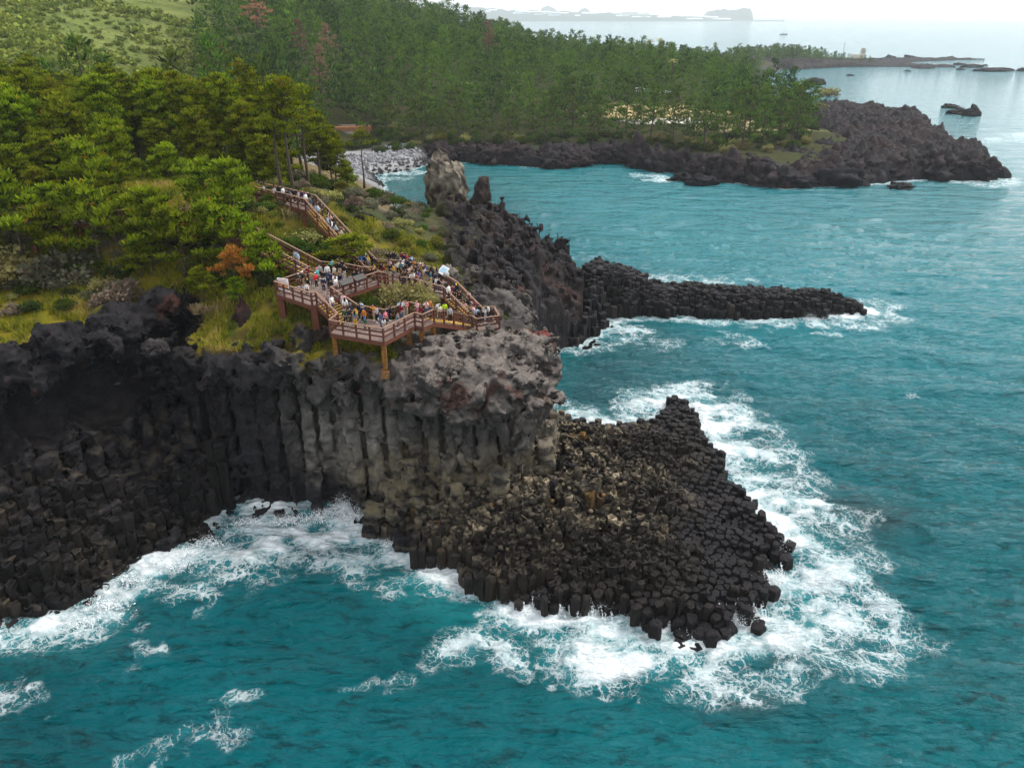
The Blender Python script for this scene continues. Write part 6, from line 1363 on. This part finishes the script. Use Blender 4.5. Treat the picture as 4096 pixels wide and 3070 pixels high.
# ---------------------------------------------------------------- steps, path, lamp by the beach
M_path = simple('pale_paving', (.62, .55, .45), .9, .2, 1, .15); M_stone = simple('grey_stone_step', (.24, .23, .23), .9, .2, 1.5, .3); M_soil = simple('red_brown_soil', (.30, .14, .065), .95, .1, 1, .3)
def steps(name, label, u, v, z, n, w_, rise, run, rz):
    q = PG(u, v); q = (q[0], q[1], q[2] - .2); t = thing(name, label, 'steps', q, rz); m = MB()
    for i in range(n): m.box((0, i * run, i * rise + .1 - 1), (w_, run * 1.0, 2.2)); 
    m.build('steps', M_stone, t)
steps('stone_steps', 'grey stone steps beside the clipped hedge above the beach', 1408, 535, 3.2, 8, 12, .32, 1.1, R(4))
steps('stone_steps', 'grey stone steps below the pale path, seen between the pine trunks', 1085, 618, 11.5, 8, 10, .3, .8, R(20))
q = PG(1400, 512); m = MB(); m.box((q[0], q[1], q[2] - .2), (15, 7, 1.6)); tag(m.build('soil_terrace', M_soil), kind='structure')
q = PG(1130, 588); m = MB(); m.box((q[0], q[1], q[2] + .2), (18, 5.5, 1.2), R(14)); tag(m.build('path', M_path), kind='structure')
q = P(130, 596, 28.6)
M_pale = simple('white_sheeting', (.85, .86, .88), .5)
for (u, v, z, wd, lab) in [(205,572,27.2,5,'white sheet shelter glimpsed through the near wood'),(60,612,27.4,8,'low white sheet shelter glimpsed at the left edge of the wood'),(185,612,27.2,6,'low white sheet shelter below the other in the wood')]:
    q = P(u, v, z); t = thing('tent', lab, 'tent', (q[0], q[1], z - 1.4), 0); m = MB(); m.add([(-wd / 2, -1.5, 1.5), (wd / 2, -1.5, 1.5), (wd / 2, 1.5, 1.5), (-wd / 2, 1.5, 1.5), (-wd / 2, 0, 2.5), (wd / 2, 0, 2.5)], [(0, 1, 5, 4), (2, 3, 4, 5), (0, 4, 3), (1, 2, 5)]); m.build('canopy', M_pale, t)
    for a in (-1, 1):
        for b in (-1.4, 1.4): m = MB(); m.tube([(a * wd / 2 * .95, b, 0), (a * wd / 2 * .95, b, 1.5)], .05, 6); m.build('leg', M_pale, t)
q = P(1481, 478, 7.0); t = thing('street_lamp', 'thin brown lamp post in front of the far wood, over the hedge', 'street lamp', PG(1481, 486)); m = MB(); m.tube([(0, 0, -.5), (0, 0, 3.6)], [.10, .07], 6); m.build('pole', W_beam, t); m = MB(); m.ball((0, 0, 3.85), (.28, .28, .32), 8, 6); m.build('lamp', simple('lamp_glass', (.45, .30, .18), .4), t, True)
q0 = PG(1375, 492)
for i in range(6):
    m = MB(); m.tube([(0, 0, 0), (0, 0, 1.4)], .12, 6); m.tube([(-1.6, 0, 1.1), (1.6, 0, 1.1)], .06, 5)
    tag(m.build('fence_post', W_beam), 'brown post and rail of the fence above the red soil', 'fence', 'posts of the low fence by the hedge').location = (q0[0] + i * 3.2, q0[1] + i * .6, q0[2] - .3)
# palms among the far wood
def palm(u, v, yy, h, lab):
    q = PY(u, v, yy); t = thing('palm_tree', lab, 'palm tree', (q[0], yy, q[2] - h), 0, 'palms in the far wood'); m = MB(); m.tube([(0, 0, 0), (.2, 0, h * .5), (.1, 0, h)], [.35, .28, .25], 7); m.build('trunk', M_bark, t); V = []; F = []
    for k in range(22):
        a = k * 2.4; L = 2.6; pr = None
        for s in range(5):
            f_ = s / 4; p = Vector((math.cos(a) * L * f_, math.sin(a) * L * f_, h + 1.1 * math.sin(f_ * 2.2) * (1 if k % 2 else .3) - .9 * f_ * f_)); w_ = .28 * math.sin(.4 + f_ * 2.6); o = len(V)
            V += [p + Vector((-math.sin(a) * w_, math.cos(a) * w_, 0)), p - Vector((-math.sin(a) * w_, math.cos(a) * w_, 0))]
            if pr is not None: F.append((pr, pr + 1, o + 1, o))
            pr = o
    link('crown', np_mesh('crown', [tuple(v) for v in V], [np.array(F)], [L_olive], {'tone': ('FLOAT', 'FACE', rng.random(len(F)) * .9)}, smooth=False), t)
for (u, v, y_, lab) in [(2690,245,345,'palm with tan fronds at the right of the far wood'),(2600,165,440,'palm rising over the far wood against the sea, left'),(2640,160,440,'palm rising over the far wood against the sea, beside another')]: palm(u, v, y_, 9, lab)
# white vans and a hut glimpsed between the trees of the point
M_van = simple('white_paint', (.80, .80, .80), .35, .5); M_win = simple('dark_glass', (.02, .025, .03), .15, .5); M_tyre = simple('tyre', (.015, .015, .015), .9)
for (u, v, lab) in [(2560,372,'white van parked between the trees, left of the group'),(2600,380,'white van parked between the trees, middle of the group'),(2660,375,'white van parked between the trees, right of the group')]:
    q = PG(u, v); t = thing('parked_van', lab, 'van', q, R(15), 'vans parked in the far wood'); m = MB(); m.add([(-2.4,-.95,.35),(2.4,-.95,.35),(2.4,.95,.35),(-2.4,.95,.35),(-2.3,-.9,2.2),(1.3,-.9,2.2),(1.3,.9,2.2),(-2.3,.9,2.2),(2.35,-.95,1.2),(2.35,.95,1.2)], [(3,2,1,0),(4,5,6,7),(0,1,8,5,4),(2,3,7,6,9),(1,2,9,8),(8,9,6,5),(3,0,4,7)]); m.build('body', M_van, t)
    m = MB(); m.box((-.4, 0, 1.75), (3.0, 1.86, .5)); m.build('window', M_win, t)
    for a in (-1.5, 1.5):
        for b in (-.85, .85): m = MB(); m.tube([(a, b - .1, .35), (a, b + .1, .35)], .35, 10); m.build('wheel', M_tyre, t)
# lookout tower on the second point
q = P(3240, 200, 9); t = thing('lookout_tower', 'pale lookout tower standing above the trees of the second point', 'tower', (q[0] - 5, 860, 7), 0, None, .55); M_cream = simple('cream_render', (.62, .56, .46), .8, .3, .3, .1)
m = MB(); m.box((0, 0, 7), (7, 7, 14)); m.box((0, 0, 15.6), (5, 5, 3)); m.build('wall', M_cream, t); m = MB(); m.box((0, 0, 14.2), (9, 9, .5)); m.box((0, 0, 17.4), (7, 7, .5)); m.build('roof', simple('tower_roof', (.40, .26, .18), .8), t)
for sx in (-2, 0, 2): m = MB(); m.box((sx, -3.53, 11), (1.2, .1, 1.6)); m.build('window', M_win, t)
m = MB(); m.box((-13, 2, 3.5), (14, 8, 7)); m.build('annexe', M_cream, t)
q = P(3355, 195, 5)
t = thing('mast', 'thin mast rising from the trees of the second point', 'mast', (335, 850, 8)); m = MB(); m.tube([(0, 0, 0), (0, 0, 15)], [.35, .15], 5); m.build('pole', simple('mast_steel', (.2, .2, .22), .5), t); m = MB(); m.beam((-2, 0, 13), (2, 0, 13), .2, .2); m.build('crossarm', bpy.data.materials['mast_steel'], t)
# sailing boat
q = P(3135, 139, 0); t = thing('sailing_boat', 'sailing boat with a tall bare mast out on the pale sea', 'boat', q, R(12)); L = 24; vs = []
for (x_, wd, zt) in ((-.5, 2.2, 1.9), (-.2, 3.2, 1.8), (.15, 3.0, 2.0), (.5, .15, 2.6)): vs += [(x_ * L, -wd, zt), (x_ * L, wd, zt), (x_ * L * .92, wd * .35, -.6), (x_ * L * .92, -wd * .35, -.6)]
m = MB(); fs = [(0, 1, 2, 3), (15, 14, 13, 12)]
for i in range(3):
    a = i * 4
    for k in range(4): fs.append((a + k, a + 4 + k, a + 4 + (k + 1) % 4, a + (k + 1) % 4))
m.add(vs, fs); m.build('hull', simple('boat_hull', (.10, .12, .15), .5), t); m = MB(); m.box((-2, 0, 2.7), (9, 3.4, 1.8)); m.build('cabin', M_white, t); m = MB(); m.tube([(1, 0, 1.8), (1, 0, 36)], [.30, .16], 6); m.build('mast', bpy.data.materials['mast_steel'], t); m = MB(); m.tube([(1, 0, 5), (-9, 0, 5.4)], .2, 5); m.build('boom', bpy.data.materials['mast_steel'], t)

# ---------------------------------------------------------------- the coast on the horizon
M_coast = simple('distant_land', (.045, .065, .055), .95, .1)
def coast(name, prof, y0, depth, seed, kind='structure', label=None, cat=None, flat=0):
    """Land mass with profile points (x, height)."""
    xs = np.linspace(prof[0][0], prof[-1][0], 160); hs = np.interp(xs, [p[0] for p in prof], [p[1] for p in prof]); V = []; 
    hs = hs * (1 + .12 * fbm(xs / 160, 0 * xs, 0, 4, seed)) + 3 * np.abs(fbm(xs / 40, 0 * xs, 3, 3, seed)) * (hs > 4); prf = (0, .55, .9, 1, .85, .45, 0)
    for j, k in enumerate(prf):
        yj = y0 + depth * j / (len(prf) - 1) + 30 * fbm(xs / 300, 0 * xs + j, 0, 2, seed + 1); V.append(np.stack([xs, yj, hs * k * (1 + .1 * fbm(xs / 90, 0 * xs + j * 3, 0, 3, seed + 2)) - (1.5 if k == 0 else 0)], 1))
    n = len(xs); i = np.arange(n - 1); Q = np.concatenate([np.stack([j * n + i, j * n + i + 1, (j + 1) * n + i + 1, (j + 1) * n + i], 1) for j in range(len(prf) - 1)])
    return tag(link(name, np_mesh(name, np.concatenate(V), [Q], [M_coast])), label, cat, None, kind)
DC = 8900
def fx(u, y=DC): return (u - 2048) / FOC * y / math.cos(PITCH) * .995 * .905
def fz(v, y=DC): return CAM_H + y * math.tan(math.atan((1535 - v) / FOC) - PITCH)
coast('distant_coast', [(fx(u), max(2, fz(v))) for (u, v) in [(1500,10),(1650,14),(1800,22),(1950,30),(2050,40),(2200,44),(2350,50),(2500,56),(2600,62),(2700,66),(2800,70),(2900,78),(2935,81)]], DC, 900, 701)
coast('flat_topped_islet', [(fx(u, 9600), max(1, fz(v, 9600))) for (u, v) in [(2742,82),(2752,66),(2765,46),(2790,42),(2830,36),(2870,38),(2905,32),(2920,34),(2926,48),(2928,80)]], 9600, 300, 702)
coast('distant_hills', [(fx(u, 10500), max(2, fz(v, 10500))) for (u, v) in [(1400,0),(1560,2),(1640,-8),(1700,8),(1760,4),(1800,-2),(1840,16),(1900,30),(1960,52)]], 10500, 600, 703)
coast('distant_islet', [(fx(u, 11500), max(1, fz(v, 11500))) for (u, v) in [(2140,56),(2160,34),(2182,18),(2205,36),(2222,56)]], 11500, 200, 704)
coast('distant_islet', [(fx(u, 11500), max(1, fz(v, 11500))) for (u, v) in [(2285,56),(2300,36),(2315,31),(2330,40),(2345,58)]], 11500, 200, 705)
m = MB(); m.box(((fx(2925, 8800) + fx(3036, 8800)) / 2, 8800, 6), (fx(3036, 8800) - fx(2925, 8800), 25, 15)); m.box((fx(3034, 8800), 8800, 14), (9, 9, 22)); tag(m.build('breakwater', simple('breakwater_concrete', (.45, .42, .38), .9)), 'long low breakwater reaching out right of the flat topped islet', 'breakwater')
M_gh = simple('greenhouse_sheet', (.85, .87, .9), .4)
gr = random.Random(4)
for i in range(34):
    u = gr.choice([gr.uniform(1700, 2350), gr.uniform(2060, 2900)]); base_v = np.interp(u, [1650, 2050, 2350, 2600, 2900], [34, 52, 62, 70, 81]) + gr.uniform(-6, 6); yy = DC - 30
    z = max(4, fz(base_v, yy)); x = fx(u, yy); wd = gr.uniform(40, 190); m = MB(); m.add([(-wd/2,-20,0),(wd/2,-20,0),(wd/2,20,0),(-wd/2,20,0),(-wd/2,-20,7),(wd/2,-20,7),(wd/2,20,7),(-wd/2,20,7),(-wd/2,0,13),(wd/2,0,13)], [(0,1,5,4),(2,3,7,6),(4,5,9,8),(6,7,8,9),(3,0,4,8,7),(1,2,6,9,5),(3,2,1,0)])
    tag(m.build('greenhouse', M_gh), 'long white greenhouse on the hazy coast across the water', 'greenhouse', 'greenhouses on the distant coast').location = (x, yy, z)
for (u, h, lab) in [(2475, 26, 'longest pale block on the distant coast, below the horizon haze'), (2530, 14, 'low pale block right of the longest one on the distant coast')]:
    yy = DC - 60; m = MB(); m.box((0, 0, h / 2), (170 if h > 20 else 90, 25, h)); t = thing('apartment_block', lab, 'building', (fx(u, yy), yy, max(3, fz(61, yy)))); m.build('wall', M_cream, t); m = MB(); m.box((0, 0, h + 1.5), (150 if h > 20 else 80, 20, 3)); m.build('roof', M_white, t)
for (u, lab) in [(2505, 'single thin chimney on the distant coast'), (2533, 'left chimney of the pair on the distant coast'), (2537, 'right chimney of the pair on the distant coast')]:
    yy = DC - 60; m = MB(); m.tube([(0, 0, 0), (0, 0, 75)], [5, 3.5], 8); tag(m.build('chimney', M_white), lab, 'chimney').location = (fx(u, yy), yy, fz(62, yy))

# ---------------------------------------------------------------- sea haze
hm = bpy.data.materials.new('haze'); hm.use_nodes = True; t_ = hm.node_tree; t_.nodes.clear(); ho = t_.nodes.new('ShaderNodeOutputMaterial'); pv = t_.nodes.new('ShaderNodeVolumePrincipled')
pv.inputs['Color'].default_value = (.97, .985, 1, 1); pv.inputs['Density'].default_value = 0.95e-4; pv.inputs['Anisotropy'].default_value = .2; t_.links.new(pv.outputs[0], ho.inputs['Volume'])
m = MB(); m.box((0, 18000, 75), (64000, 46000, 165)); tag(m.build('haze', hm), kind='stuff')
